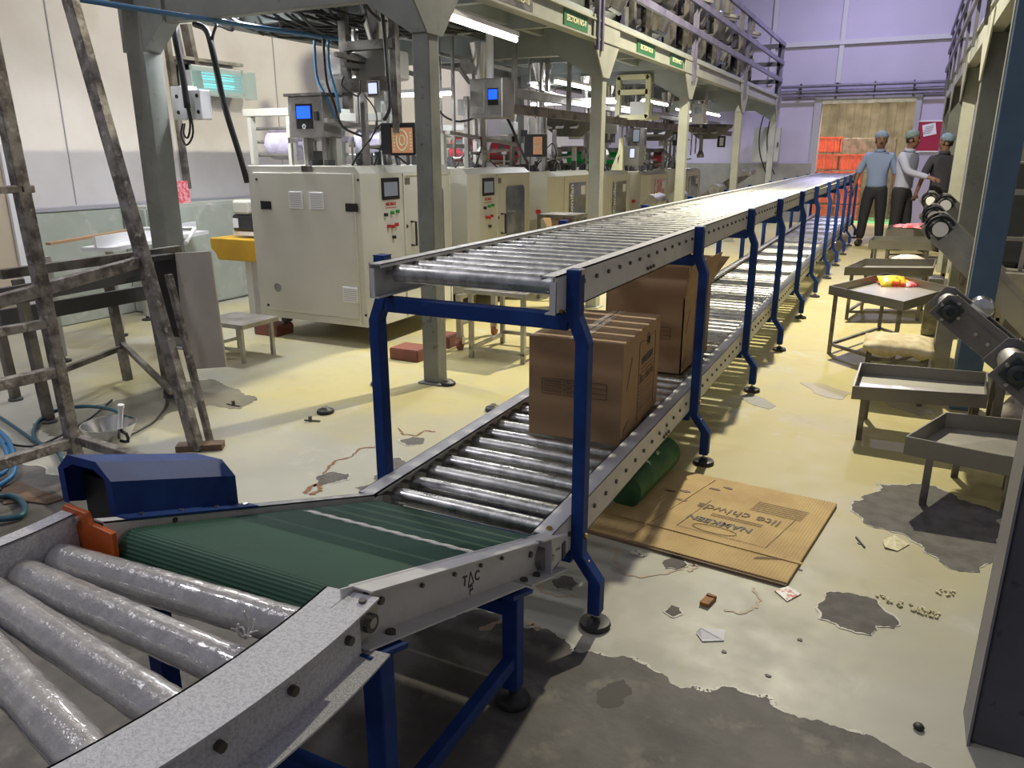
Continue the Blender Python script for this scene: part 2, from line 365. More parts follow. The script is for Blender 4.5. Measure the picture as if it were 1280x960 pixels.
# walls
b=B(); b.bb(-6.55,-6.4,-2.5,18.1,0,7); wl=struct(b.o('wall_left','wall_white'))
b=B(); b.bb(-6.4,-6.27,3.95,18,0,.955,.01); struct(b.o('baseboard_left','plinth'))
b=B(); b.bb(-6.4,-6.26,3.95,18,.955,.985); struct(b.o('trim_1','trim_grey'))
b=B(); b.bb(-6.27,-5.95,4.75,6.4,0,.965,.02); struct(b.o('trim_2','plinth'))
for i,y in enumerate([4.42,5.6,7.0,8.6,10.4]):
    b=B(); b.bb(-6.4,-6.392,y,y+.008,.99,6.5); struct(b.o('trim_%d'%(3+i),'trim_grey'))
b=B(); b.bb(-6.4,-6.36,2.95,3.82,0,2.25); d1=struct(b.o('door_1','door_beige'))
b=B(); b.bb(-6.4,-6.33,3.82,3.92,0,2.35); b.bb(-6.4,-6.33,2.85,3.92,2.25,2.35); b.o('door_frame','white_plastic',d1)
b=B(); DX0,DX1,DZ=-1.76,-.02,2.47
b.bb(-6.5,DX0,18,18.2,0,7); b.bb(DX1,4.5,18,18.2,0,7); b.bb(DX0,DX1,18,18.2,DZ,7); struct(b.o('wall_back','wall_far'))
b=B(); b.bb(-6.3,DX0-.08,17.93,18,0,1.22); struct(b.o('baseboard_back','plinth_dark'))
b=B(); b.bb(DX0-.14,DX0,17.94,18.2,0,DZ+.05); b.bb(DX1,DX1+.1,17.94,18.2,0,DZ+.05); b.bb(DX0-.14,DX1+.1,17.95,18.2,DZ,DZ+.07); struct(b.o('trim_8','trim_grey'))
b=B(); b.bb(-6.4,4.4,17.93,18,3.52,3.61); struct(b.o('trim_9','trim_light'))
for i,x in enumerate([-2.83,-1.50]):
    b=B(); b.bb(x-.045,x+.045,17.95,18,2.8,7); struct(b.o('trim_%d'%(10+i),'trim_light'))
b=B(); b.bb(3.9,4.05,-2.5,18.1,0,7); struct(b.o('wall_right','wall_white'))
b=B(); b.bb(-4,2.5,21.5,21.6,0,4); struct(b.o('wall_beyond','wall_beyond'))
b=B(); b.bb(-2.6,-.05,18.2,21.4,.001,.004); struct(b.o('floor_beyond','floor_beyond'))
# pipes on the far wall
t=thing('pipe_run','three dark pipes with brackets running across the far wall above the strip curtain','pipes',(-1,17.85,2.55))
for z,r in ((2.56,.028),(2.66,.018),(2.745,.030)):
    b=B(); b.cyl((-2.6,17.86,z),(3.8,17.86,z),r,seg=10); b.o('pipe','rail_purple',t,smooth=True)
for x in (-2.2,-1.5,-.8,-.1,.6):
    b=B(); b.bb(x-.012,x+.012,17.84,18,2.52,2.80); b.o('bracket','black',t)
# strip curtain
t=thing('strip_curtain','yellowish transparent plastic strip curtain hanging in the far doorway','curtain',((DX0+DX1)/2,17.9,0))
b=B(); b.bb(DX0,DX1,17.97,18.02,DZ-.07,DZ); b.o('curtain_rail','steel',t)
n=11
for i in range(n):
    x=DX0+.02+(DX1-DX0-.04)*(i+.5)/n; w=.175; b=B(); yy=18.01+.03*(i%2); k=8
    pr=[(x-w/2+w*j/k,yy+.018*math.sin(j/k*math.pi+(i*1.3))) for j in range(k+1)]
    b.loft([(a,c,.06) for a,c in pr]+[(a,c+.003,.06) for a,c in pr[::-1]],[(a,c,DZ-.06) for a,c in pr]+[(a,c+.003,DZ-.06) for a,c in pr[::-1]])
    b.o('strip','strip_pvc',t,smooth=True)
# what stands behind the curtain
for i,(x,y,z) in enumerate([(-1.62,19.0,.36*q) for q in range(5)]+[(-1.12,19.05,.36*q) for q in range(4)]):
    b=B(); w,d,h=.24,.2,.33
    for (x0,x1,y0,y1) in ((-w,w,-d,-d+.02),(-w,w,d-.02,d),(-w,-w+.02,-d,d),(w-.02,w,-d,d)):
        b.bb(x+x0,x+x1,y+y0,y+y1,z,z+h)
    b.bb(x-w,x+w,y-d,y+d,z,z+.02); b.bb(x-w-.012,x+w+.012,y-d-.012,y+d+.012,z+h-.035,z+h)
    for q in range(7): b.bb(x-w+.04+q*.065,x-w+.055+q*.065,y-d-.01,y-d,z,z+h)
    col='left' if x<-1.3 else 'right'; nm=['bottom','second from the floor','third from the floor','fourth from the floor','topmost'][int(round(z/.36))]
    tag(b.o('plastic_crate','crate_orange'),'orange plastic crate behind the strip curtain, %s in the %s stack'%(nm,col),'crate','orange crates stacked behind the strip curtain')
b=B(); b.bb(-1.7,-.3,19.5,20.3,1.45,1.75); b.bb(-1.7,-1.6,19.5,20.3,0,1.45); b.bb(-.4,-.3,19.5,20.3,0,1.45); b.bb(-1.65,-.35,19.55,20.25,1.0,1.05)
tag(b.o('storage_rack','steel_worn',bev=.005),'dull metal rack with a boxed top seen dimly behind the strip curtain','rack')
# notice board
t=thing('notice_board','dark red fabric notice board on the far wall beside the strip curtain','notice board',(.42,17.98,1.45))
b=B(); b.bb(.05,.83,17.965,18,1.47,2.02); b.o('board','red_board',t)
b=B(); b.bb(.03,.85,17.96,17.998,2.02,2.045); b.bb(.03,.85,17.96,17.998,1.445,1.47); b.bb(.03,.05,17.96,17.998,1.445,2.045); b.bb(.83,.85,17.96,17.998,1.445,2.045); b.o('frame','white_plastic',t)
t=thing('paper_notice','white printed paper pinned askew to the red notice board','paper',(.27,17.955,1.78)); b=B(); b.box((.28,17.957,1.87),(.23,.003,.22),(0,R(-12),0)); b.o('sheet','paper',t)
b=B()
for k in range(5): b.box((.28-.01*k,17.954,1.93-k*.032),(.15,.002,.008),(0,R(-12),0))
b.o('printed_lines','ink',t)
# electric panel by the last column
t=thing('electrical_panel','flat grey electrical cabinet behind the last platform column by the far wall','electrical cabinet',(-2.75,17.5,1.3))
b=B(); b.bb(-3.02,-2.48,17.6,17.75,1.25,1.95,.01); b.o('cabinet','grey_paint',t)
b=B(); b.bb(-2.52,-2.5,17.57,17.6,1.55,1.65); b.o('handle','black',t)
for dx in (-2.82,-2.66):
    b=B(); b.tube([(dx,17.58,2.3),(dx-.06,17.5,1.9),(dx-.03,17.45,1.5),(dx+.08,17.5,1.15),(dx+.14,17.6,1.0)],.012); b.o('cable','cable',t,smooth='all')

# ================================================================ LIGHTS
def alight(n,loc,size,e,col,shape='DISK',sy=None,rot=(0,0,0)):
    l=bpy.data.lights.new(n,'AREA'); l.shape=shape; l.size=size; l.energy=e; l.color=col
    if sy: l.size_y=sy
    o=bpy.data.objects.new(n,l); C.objects.link(o); o.location=loc; o.rotation_euler=rot; return o
w=bpy.data.worlds.new('w'); bpy.context.scene.world=w; w.use_nodes=True
w.node_tree.nodes['Background'].inputs[0].default_value=(.72,.74,.86,1); w.node_tree.nodes['Background'].inputs[1].default_value=.24
alight('high_bay_lamp',(-1.05,7.9,5.3),.17,640,(1,.92,.68))
alight('high_bay_lamp_far',(-.8,15.2,5.6),.5,210,(.70,.66,1))
alight('high_bay_lamp_near',(-1.9,-1.6,5.5),.4,48,(.97,.96,1))
alight('left_fill',(-4.6,1.0,5.0),.6,70,(.97,.94,1))  # added to lighten the left wall, not a known lamp
alight('wall_fill',(-5.55,5.2,5.2),.4,55,(1,.95,.93))  # added fill that evens out the left wall, no lamp known here
alight('wall_fill_far',(-5.55,10.5,5.2),.4,60,(1,.95,.95))  # second added fill, for the farther part of the left wall
alight('room_beyond_lamp',(-1.2,18.55,3.6),.5,340,(1,.85,.6))
b=B(); b.bb(-4.3,.6,18.25,21.5,3.9,3.95); struct(b.o('ceiling_beyond','wall_beyond'))

# ================================================================ LEFT PLATFORM (mezzanine)
XR,XL=-2.55,-4.85
PF=thing('mezzanine_platform','long raised steel platform on columns over the row of packing machines','platform',(-3.7,10.5,0))
CY=[4.03,6.87,9.9,13.35,17.0]
for i,y in enumerate(CY):
    b=B(); w=.055
    b.bb(XR-w,XR+w,y-w,y+w,.012,2.34); b.bb(XR-.085,XR+.085,y-.08,y+.08,0,.012)
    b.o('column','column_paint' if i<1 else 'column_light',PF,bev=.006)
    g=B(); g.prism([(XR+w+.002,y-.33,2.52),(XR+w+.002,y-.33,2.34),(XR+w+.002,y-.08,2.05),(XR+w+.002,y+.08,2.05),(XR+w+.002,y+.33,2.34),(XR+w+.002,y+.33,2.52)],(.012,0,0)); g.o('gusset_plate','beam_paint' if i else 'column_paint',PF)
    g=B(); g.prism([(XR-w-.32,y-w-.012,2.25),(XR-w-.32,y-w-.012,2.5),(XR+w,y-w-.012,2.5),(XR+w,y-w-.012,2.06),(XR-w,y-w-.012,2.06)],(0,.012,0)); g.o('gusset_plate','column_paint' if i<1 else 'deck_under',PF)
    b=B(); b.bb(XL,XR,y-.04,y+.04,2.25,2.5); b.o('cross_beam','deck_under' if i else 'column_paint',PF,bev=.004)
    if i<4:
        b=B(); b.bb(XL-.085,XL+.085,y-.075,y+.075,.012,2.42); b.bb(XL-.15,XL+.15,y-.12,y+.12,0,.012); b.o('column','column_paint',PF,bev=.006)
b=B(); b.prism([(XL+.09,3.96,2.08),(XL+.30,3.96,2.26),(XL+.30,3.96,2.4),(XL-.12,3.96,2.4),(XL-.12,3.96,2.08)],(0,.14,0)); b.o('brace','column_paint',PF)
b=B(); b.bb(XR-.02,XR+.05,4.03,17.1,2.34,2.51); b.bb(XR-.02,XR+.075,4.03,17.1,2.33,2.345); b.bb(XR-.02,XR+.075,4.03,17.1,2.475,2.49); b.o('edge_beam','beam_paint',PF)
b=B(); b.bb(XL-.05,XL+.05,-1.0,17.1,2.36,2.52); b.bb(XL-.08,XL+.08,-1.0,17.1,2.35,2.365); b.o('edge_beam','column_paint',PF)
b=B(); b.bb(XL,XR+.05,4.0,17.1,2.51,2.54);  b.o('deck','deck_under',PF)
for k in range(11):
    y=5.0+k*1.15; b=B(); b.bb(XL,XR,y-.03,y+.03,2.38,2.51); b.o('joist','deck_under',PF)
for x in (-3.1,-3.7,-4.3):
    b=B(); b.bb(x-.03,x+.03,4.0,17,2.42,2.51); b.o('joist','deck_under',PF)
for y in (6.66,9.95,13.3,16.92):
    for dy in (-.05,.05):
        b=B(); b.bb(XR+.05,XR+.09,y+dy-.018,y+dy+.018,2.25 if dy<0 else 2.25,3.47); b.o('railing_post','rail_purple',PF)
for z in (3.45,3.12,2.80):
    b=B(); b.bb(XR+.075,XR+.115,4.2,16.95,z-.035,z+.035); b.o('handrail','rail_purple',PF)
    b=B(); b.bb(-4.2,XR+.1,16.93,16.97,z-.05,z+.03); b.o('handrail','dark_grey',PF)
b=B(); b.bb(XR-.02,XR+.06,16.93,17.05,2.5,3.5); b.o('railing_post','dark_grey',PF)
# section signs
def sign(y0,y1,s,lab,m='label_green'):
    t=thing('section_sign',lab,'sign',(XR+.06,(y0+y1)/2,2.42),group='section signs on the platform edge')
    b=B(); b.bb(XR+.052,XR+.058,y0,y1,2.355,2.472); b.o('sign_plate',m,t)
    text(s,.060,'label_cream',(XR+.0605,(y0+y1)/2,2.412),(0,1,0),(0,0,1),t,bold=.002)
sign(5.92,6.42,'SECTION NO-9','green and cream section plate left of the second platform column')
sign(7.75,8.35,'SECTION NO-8','green and cream section plate reading SECTION NO-8')
sign(8.95,9.5,'SECTION NO-7','green and cream section plate reading SECTION NO-7')
sign(4.8,5.35,'SECTION NO-10','worn section plate at the top of the picture on the platform edge','steel_worn')
TW=17
# tube lights beneath the deck
def tubelight(p0,p1,lab,m='tube_glow'):
    p0=Vector(p0);p1=Vector(p1); t=thing('tube_light',lab,'tube light',(p0+p1)/2,group='tube lights under the platform deck')
    b=B(); b.bar(p0+Vector((0,0,.035)),p1+Vector((0,0,.035)),.05,.03); b.o('fitting','white_plastic',t)
    b=B(); b.cyl(p0,p1,.016,seg=10); b.o('tube',m,t,smooth=True)
    d=p1-p0; alight('tube_lamp',(p0+p1)/2-Vector((0,0,.022)),d.length,TW,(.93,.96,1),'RECTANGLE',.03,(0,0,math.atan2(d.y,d.x)))
p=P(550,18,Z=2.18);q=P(645,50,Z=2.18); tubelight(p,q,'bright tube light nearest the camera under the platform deck')
tubelight((-3.5,8.1,2.15),(-3.5,9.3,2.15),'tube light under the deck behind the second platform column')
tubelight((-3.3,10.6,2.1),(-3.3,11.8,2.1),'tube light under the deck past the third platform column')
tubelight((-4.3,9.2,2.0),(-3.2,9.2,2.0),'tube light set crosswise under the deck between the second and third columns')
tubelight((-4.6,6.6,1.95),(-3.9,6.6,1.95),'bluish tube light set crosswise behind the control box','tube_cool')
tubelight((-3.3,14.2,2.1),(-3.3,15.4,2.1),'second farthest tube light under the platform deck')
TW=45
tubelight((-4.2,15.7,2.25),(-4.2,16.8,2.25),'farthest tube light, added under the deck to brighten the corner by the last column')  # added to brighten the far wall corner, no tube known there
tubelight(P(226,13,Y=4.5),P(314,5,Y=4.5),'cool tube light set crosswise under the near end of the deck at the top left')
alight('tube_lamp_left',P(270,14,Y=4.5),.8,34,(.93,.96,1),'RECTANGLE',.04)
# blue air pipe, conduit and cables
b=B(); b.tube([P(60,-7,Z=2.24),P(320,34,Z=2.24),P(470,56,Z=2.24)],.016,8,0); tag(b.o('air_pipe','pipe_blue',smooth='all'),'thin blue air pipe running under the left edge of the platform','pipe')
# ================================================================ ROLLER CONVEYORS
CX=-1.105; PITCH=.1072
YS=[1.970,3.429,4.722,5.876,7.184,8.375,9.734,10.948,12.25,13.487,14.848]
def channel(b,x,s,y0,y1,z0,z1,fl,lip=.012,th=.004):
    "C channel: web at x, flanges pointing towards s (+1/-1)"
    b.bb(x,x+s*th,y0,y1,z0,z1); b.bb(x,x+s*fl,y0,y1,z1-th,z1); b.bb(x,x+s*fl*.7,y0,y1,z0,z0+th)
    if lip: b.bb(x+s*fl,x+s*(fl-th),y0,y1,z1-lip,z1)
def conveyor(name,label,hw,y0,y1,zt,zb,fl,zr,yfirst,rl,dull,bolts):
    t=thing(name,label,'roller conveyor',(CX,y0,zb))
    for s in (1,-1):
        b=B(); channel(b,CX+s*hw,-s,y0,y1,zb,zt,fl)
        b.bb(CX+s*hw,CX+s*(hw-.018),y0,y0+.004,zb,zt-.015)
        for j in bolts: b.bb(CX+s*(hw+.0006),CX+s*hw,j-.001,j+.001,zb,zt)
        b.o('side_rail','frame_white',t)
        b=B(); y=yfirst; 
        while y<y1-.05:
            b.cyl((CX+s*(hw-.001),y,zr),(CX+s*(hw+.007),y,zr),.0075,seg=6); y+=PITCH
        for j in bolts:
            for dy in (-.035,0,.035): b.cyl((CX+s*hw,j+dy,zb+.022),(CX+s*(hw+.008),j+dy,zb+.022),.007,seg=6)
        b.o('bolt_row','bolt',t,kind='stuff')
    y=yfirst; i=0; src=None; far=[]
    while y<y1-.05:
        if i<100:
            if src is None:
                b=B(); b.cyl((CX-rl,y,zr),(CX+rl,y,zr),.028,seg=20); b.cyl((CX-hw+.004,y,zr),(CX+hw-.004,y,zr),.007,seg=8); src=b.o('roller','zinc',t,smooth=True); mi=src.matrix_parent_inverse.copy(); b_=src; 
                src2=src.copy(); src2.data=src.data.copy(); src2.data.materials[0]=MT['zinc_dull']
            else:
                c=(src2 if (i*7+dull)%5<2 else src).copy(); C.objects.link(c); c.location=(0,y-yfirst,0); c.parent=t; c.matrix_parent_inverse=mi
        else: far.append(y)
        i+=1; y+=PITCH
    if far:
        b=B()
        for y in far: b.cyl((CX-rl,y,zr),(CX+rl,y,zr),.028,seg=12)
        b.o('roller_row','zinc',t,smooth=True,kind='stuff')
    return t
up=conveyor('roller_conveyor','upper tier of the long white-railed gravity roller conveyor with silver rollers',.305,1.875,15.45,1.09,.985,.046,1.052,1.965,.268,0,[2.745,5.8,8.8,11.8])
lo=conveyor('roller_conveyor','lower tier of the long roller conveyor carrying two brown cartons',.335,1.80,15.2,.372,.255,.060,.317,1.928,.285,1,[3.0,6.0,9.0,12.0])
b=B(); b.cyl((CX+.305,1.905,.992),(CX+.312,1.905,.992),.006,seg=8); b.cyl((CX+.315,1.83,.374),(CX+.315,1.83,.379),.009,seg=6); b.o('brass_bolt','brass',lo)
b=B(); b.bb(CX-.28,CX+.28,1.775,1.80,.27,.30); b.o('end_tie_bar','steel',lo)
ordn=['first','second','third','fourth','fifth','sixth','seventh','eighth','ninth','tenth','eleventh']
def upright(s):
    "kinked square-tube post of a conveyor support frame, s=+1 right / -1 left"
    c=[(.3225,1.10),(.3225,.972),(.353,.898),(.353,.238),(.413,.158),(.413,.048)]; w=.020
    L=[(CX+s*(x-w),z) for x,z in c]; Rr=[(CX+s*(x+w),z) for x,z in c]; b=B()
    b.prism([(x,0,z) for x,z in L+Rr[::-1]],(0,.045,0)); return b
fr=None
for i,y in enumerate(YS):
    lab='blue kinked conveyor stand on rubber feet, %s from the near end'%ordn[i]
    if fr is None:
        fr=thing('conveyor_stand',lab,'conveyor stand',(CX,0,0),'blue stands of the two-tier conveyor')
        for s in (1,-1):
            o=upright(s).o('post','blue_paint',fr,bev=.004)
            b=B(); b.bb(CX+s*.3445,CX+s*.3425,.012,.034,1.085,1.1); b.cyl((CX+s*.413,.0225,.02),(CX+s*.413,.0225,.055),.007,seg=8); b.o('threaded_stem','zinc',o)
            b=B(); b.lathe([(.048,0),(.050,.006),(.046,.016),(.018,.024),(.012,.03),(0,.03)],(CX+s*.413,.0225,.0015)); b.o('rubber_foot','rubber',o,smooth=True)
        b=B(); b.bb(CX-.31,CX+.31,.002,.043,.928,.975); b.o('cross_bar','blue_paint',fr,bev=.004)
        b=B(); b.bb(CX-.335,CX+.335,.004,.041,.205,.25); b.o('cross_bar','blue_paint',fr,bev=.004)
        b=B(); b.cyl((CX+.372,.02,.30),(CX+.38,.02,.30),.009,seg=6); b.cyl((CX+.372,.02,.215),(CX+.39,.02,.215),.006,seg=6); b.o('bolt','brass',fr)
        b=B(); b.bb(CX-.342,CX-.303,0,.045,1.1,1.104); b.o('post_cap','blue_paint',fr)
        fr.location=(CX,y-.0225,0)
    else: dup(fr,(CX,y-.0225,0),lab)
# ================================================================ INCLINED BELT UNIT
TH=math.atan(.347); ZB=lambda y:.667-.347*(y-.95)
bt=thing('belt_conveyor','short sloping conveyor with ribbed dark green belt between white channel rails','belt conveyor',(CX-.0,1.4,.3))
XLb,XRb=-1.38,-.75
Y0b,Y1b=.925,1.862
for s,x in ((1,XRb),(-1,XLb)):
    b=B(); f=.045 if s>0 else .032; xw=x-s*f   # web set in, flanges pointing outwards
    if s<0: xw=x+.0; 
    def q(y,dz): return (y,ZB(y)+dz)
    def slab(xa,xb,dz0,dz1,ya=Y0b,yb=Y1b):
        pts=[(ya,ZB(ya)+dz0),(yb,ZB(yb)+dz0),(yb,ZB(yb)+dz1),(ya,ZB(ya)+dz1)]
        b.prism([(xa,y,z) for y,z in pts],(xb-xa,0,0))
    if s>0:
        slab(xw-.0,xw+.004,-.115,0,Y0b+.0,Y1b-.10); slab(xw-.006,x,-.004,0,Y0b+.03,Y1b-.19); slab(xw-.006,x-.0,-.004,0,Y1b-.16,Y1b+.01); slab(xw,x-.012,-.004,0,Y1b-.19,Y1b-.16); slab(xw,x+.004,-.115,-.111,Y0b+.01,Y1b-.28); slab(xw,x+.012,-.115,-.111,Y1b-.26,Y1b-.10); slab(xw+.004,x-.0,-.115,-.004,Y1b-.105,Y1b-.101)
        slab(xw,xw+.003,-.09,-.005,Y1b-.10,Y1b); slab(xw,x,-.118,-.114,Y1b-.1,Y1b+.02)
    else:
        slab(x-.032,x+.0,-.004,0,Y0b-.02,Y1b-.02); slab(x-.004,x,-.10,0,Y0b-.02,Y1b-.02); slab(x-.032,x-.028,-.018,0); slab(x-.032,x,-.1,-.096)
    b.o('side_rail','frame_white',bt)
# belt loop (closed ribbed band running over two end drums)
rb=.043
dv=Vector((math.cos(TH),-math.sin(TH))); nv=Vector((math.sin(TH),math.cos(TH)))
def bpt(y): return Vector((y,ZB(y)-.018))-nv*rb
ca,cb=bpt(Y0b+.045),bpt(Y1b-.075); out=[]; Ls=(cb-ca).length; ns=int(Ls/.0045)
for j in range(ns): out.append((ca+dv*(Ls*j/ns)+nv*rb, nv))
for j in range(32): t_=math.pi*j/32; v=nv*math.cos(t_)+dv*math.sin(t_); out.append((cb+v*rb,v))
for j in range(ns): out.append((cb-dv*(Ls*j/ns)-nv*rb,-nv))
for j in range(32): t_=math.pi*(1-j/32); v=nv*math.cos(t_)-dv*math.sin(t_); out.append((ca+v*rb,v))
b=B(); pts=[p+v*(.0016 if k%2 else 0) for k,(p,v) in enumerate(out)]
b.prism([(XLb+.012,p.x,p.y) for p in pts],(XRb-.055-(XLb+.012),0,0)); b.o('belt','belt_green',bt)
def onb(x,y,h=.002): return Vector((x,y,ZB(y)-.018+h/math.cos(TH)))
b=B(); n_=70
for k in range(n_):
    x=XLb+.04+(XRb-XLb-.10)*(k+.5)/n_; y=1.452+.004*math.sin(k*.9)-.0
    for dy in (-.009,.009): b.bar(onb(x-.004,y+dy*1.0-.004,.0022),onb(x+.004,y+dy+.004,.0022),.0035,.002,up=(0,nv.x,nv.y))
b.bar(onb(XLb+.04,1.452,.0018),onb(XRb-.058,1.452,.0018),.018,.0014,up=(0,nv.x,nv.y)); b.o('belt_lacing','lacing_white',bt)
# drums, bearings and bolts
for c,nm in ((ca,'near'),(cb,'far')):
    b=B(); b.cyl((XLb+.005,c.x,c.y),(XRb-.02,c.x,c.y),rb-.004,seg=24); b.cyl((XLb-.02,c.x,c.y),(XRb+.0,c.x,c.y),.010,seg=10); b.o('drum','steel',bt,smooth=True)
b=B(); c=ca; b.lathe([(.03,0),(.03,.012),(.018,.02),(.018,.032),(0,.032)],(XRb-.043,c.x+.012,c.y-.012),(1,0,0),16); b.bb(XRb-.043,XRb-.035,c.x-.018,c.x+.035,c.y-.05,c.y+.035)
b.o('bearing','dark_grey',bt,smooth=True)
b=B(); c=cb
b.cyl((XRb-.03,c.x+.03,c.y),(XRb-.03,c.x+.13,c.y-.03),.005,seg=8)
for k in range(5): b.cyl((XRb-.03,c.x+.06+k*.007,c.y-.008-k*.002),(XRb-.03,c.x+.064+k*.007,c.y-.009-k*.002),.011,seg=10)
b.box((XRb-.03,c.x+.115,c.y-.035),(.03,.02,.05)); b.box((XRb-.035,c.x+.06,c.y-.03),(.02,.08,.05)); b.o('belt_tensioner','dark_grey',bt)
b=B()
for y,dz,r in ((1.03,-.045,.008),(1.17,-.04,.005),(1.30,-.038,.005),(1.42,-.036,.005),(1.53,-.034,.005),(1.70,-.05,.009)):
    b.cyl((XRb-.042,y,ZB(y)+dz),(XRb-.034,y,ZB(y)+dz),r,seg=8)
for y in (1.62,1.70):
    b.cyl((XRb-.02,y,ZB(y)-.112),(XRb-.02,y,ZB(y)-.104),.011,seg=10)
b.cyl((XRb-.02,1.03,ZB(1.03)-.112),(XRb-.02,1.03,ZB(1.03)-.105),.011,seg=10)
b.cyl((XLb+.001,.985,ZB(.985)-.035),(XLb+.010,.985,ZB(.985)-.035),.013,seg=12); b.cyl((XLb,1.07,ZB(1.07)-.012),(XLb+.004,1.07,ZB(1.07)-.012),.006,seg=8)
b.o('bolt','bolt',bt)
# hand lettering on the rail
yy=1.375; o_=text('T',.036,'ink',(XRb-.0404,yy-.028,ZB(yy-.028)-.066),(0,dv.x,dv.y),(0,0,1),bt,bold=.0008,shear=.1)
b=B(); zt_=ZB(yy)-.062
for a,c in (((-.012,-.018),(.0,.016)),((.0,.016),(.014,-.018)),((.014,-.018),(-.012,-.018))):
    b.bar((XRb-.0405,yy+a[0],zt_+a[1]),(XRb-.0405,yy+c[0],zt_+c[1]),.001,.0035,up=(0,0,1))
b.o('lettering','ink',bt)
text('C',.036,'ink',(XRb-.0404,yy+.03,ZB(yy+.03)-.062),(0,dv.x,dv.y),(0,0,1),bt,bold=.0008,shear=.1)
b=B(); zq=ZB(yy)-.092; b.tube([(XRb-.0402,yy-.006,zq-.012),(XRb-.0402,yy-.004,zq+.006),(XRb-.0402,yy+.004,zq+.010),(XRb-.0402,yy+.006,zq),(XRb-.0402,yy-.003,zq-.002),(XRb-.0402,yy+.010,zq-.004)],.0012,5,3); b.o('pen_mark','ink',bt)
# legs of the belt unit
for x in (XRb-.015,XLb+.015):
    for y in (1.545,.98):
        zt=ZB(y)-.122; b=B(); b.bb(x-.022,x+.022,y-.022,y+.022,.05,zt-.012); o=b.o('leg','blue_paint',bt,bev=.004)
        b=B(); b.box((x+.0,y,zt-.006),(.06,.12,.010),(-TH,0,0)); b.o('leg_plate','blue_paint',bt)
        b=B(); b.cyl((x,y,.02),(x,y,.06),.007,seg=8); b.lathe([(.045,0),(.047,.006),(.044,.016),(.018,.024),(.012,.03),(0,.03)],(x,y,.002)); b.o('rubber_foot','rubber',o,smooth=True)
for y in (1.545,.98):
    b=B(); b.bb(XLb+.03,XRb-.03,y-.02,y+.02,.27,.31) if y>1.2 else b.bb(XLb+.03,XRb-.03,y-.02,y+.02,.16,.20); b.o('cross_bar','blue_paint',bt,bev=.004)
for x in (XRb-.015,XLb+.015):
    b=B(); b.bb(x-.016,x+.016,1.0,1.53,.12,.155); b.o('cross_bar','blue_paint',bt,bev=.004)
# blue drive guard
gd=thing('motor_guard','glossy blue open-ended metal guard over the belt motor beside the green belt','motor guard',(-1.49,1.1,.55))
def gprof(y,e=0,c=0):
    zb=ZB(y)-.005; z0=zb+.004
    pr=[(-1.585+e,z0),(-1.585+e,zb+.085),(-1.545+e*.6,zb+.122-e),(-1.452-e*.6,zb+.122-e),(-1.412-e,zb+.085),(-1.412-e,z0)]
    return pr
ya,yb=.955,1.285
b=B(); A=[(x,ya,z) for x,z in gprof(ya)]; Ai=[(x,ya,z) for x,z in gprof(ya,.004)]; Bo=[(x,yb,z) for x,z in gprof(yb)]; Bi=[(x,yb-.004,z) for x,z in gprof(yb,.004)]
def quadstrip(b,a,c):
    va=[b.b.verts.new(p) for p in a]; vc=[b.b.verts.new(p) for p in c]
    for i in range(len(a)-1): b.b.faces.new((va[i],va[i+1],vc[i+1],vc[i]))
quadstrip(b,A,Bo); quadstrip(b,Ai,Bi); b.b.faces.new([b.b.verts.new(p) for p in Bo]); b.b.faces.new([b.b.verts.new(p) for p in Bi])
Al=[(x,ya,z) for x,z in gprof(ya,.020)]; quadstrip(b,A,Al)
b.prism([(-1.412,ya,ZB(ya)-.001),(-1.412,yb+.03,ZB(yb+.03)-.001),(-1.375,yb+.03,ZB(yb+.03)-.001),(-1.375,ya,ZB(ya)-.001)],(0,0,.005))
b.o('guard_shell','blue_paint',gd)
b=B()
for y in (1.0,1.1,1.2,1.29): b.cyl((-1.393,y,ZB(y)+.004),(-1.393,y,ZB(y)+.008),.006,seg=8)
b.o('flange_bolt','zinc',gd)
b=B(); b.cyl((-1.50,1.05,.635),(-1.50,1.24,.57),.055,seg=24); b.bb(-1.575,-1.42,1.0,1.02,.57,.715); b.o('motor','black',gd,smooth=True)
pl=thing('mounting_plate','orange painted steel plate bolted at the near end of the blue guard','plate',(-1.44,.93,.55))
b=B(); b.prism([(-1.50,.893,.684),(-1.488,.893,.702),(-1.418,.893,.698),(-1.412,.893,.676),(-1.345,.893,.668),(-1.350,.893,.56),(-1.47,.893,.56)],(0,.012,0)); b.o('plate','orange',pl,bev=.002)
b=B(); b.cyl((-1.443,.893,.680),(-1.443,.885,.680),.008,seg=8); b.o('bolt','zinc',pl)
# ================================================================ FOREGROUND CURVE
CC=Vector((-2.2,.80)); cvz=.655
cv=thing('curved_roller_conveyor','curved conveyor section in the foreground with wide plastic-wrapped grey rollers','curved conveyor',(-1.2,.6,.3))
def arc(r,a): return (CC.x+r*math.cos(R(a)),CC.y+r*math.sin(R(a)))
def arcband(b,r0,r1,z0,z1,A0,A1,n=36,endskew=0):
    ring=[]
    for k in range(n+1):
        a=A0+(A1-A0)*k/n
        pi=arc(r0,a+ (endskew if k==0 else 0)); po=arc(r1,a); ring.append([(pi[0],pi[1],z0),(po[0],po[1],z0),(po[0],po[1],z1),(pi[0],pi[1],z1)])
    vs=[[b.b.verts.new(p) for p in q] for q in ring]
    for i in range(n):
        for k in range(4): b.b.faces.new((vs[i][k],vs[i][(k+1)%4],vs[i+1][(k+1)%4],vs[i+1][k]))
    b.b.faces.new(vs[0][::-1]); b.b.faces.new(vs[-1])
Ae=6.2; As=-80
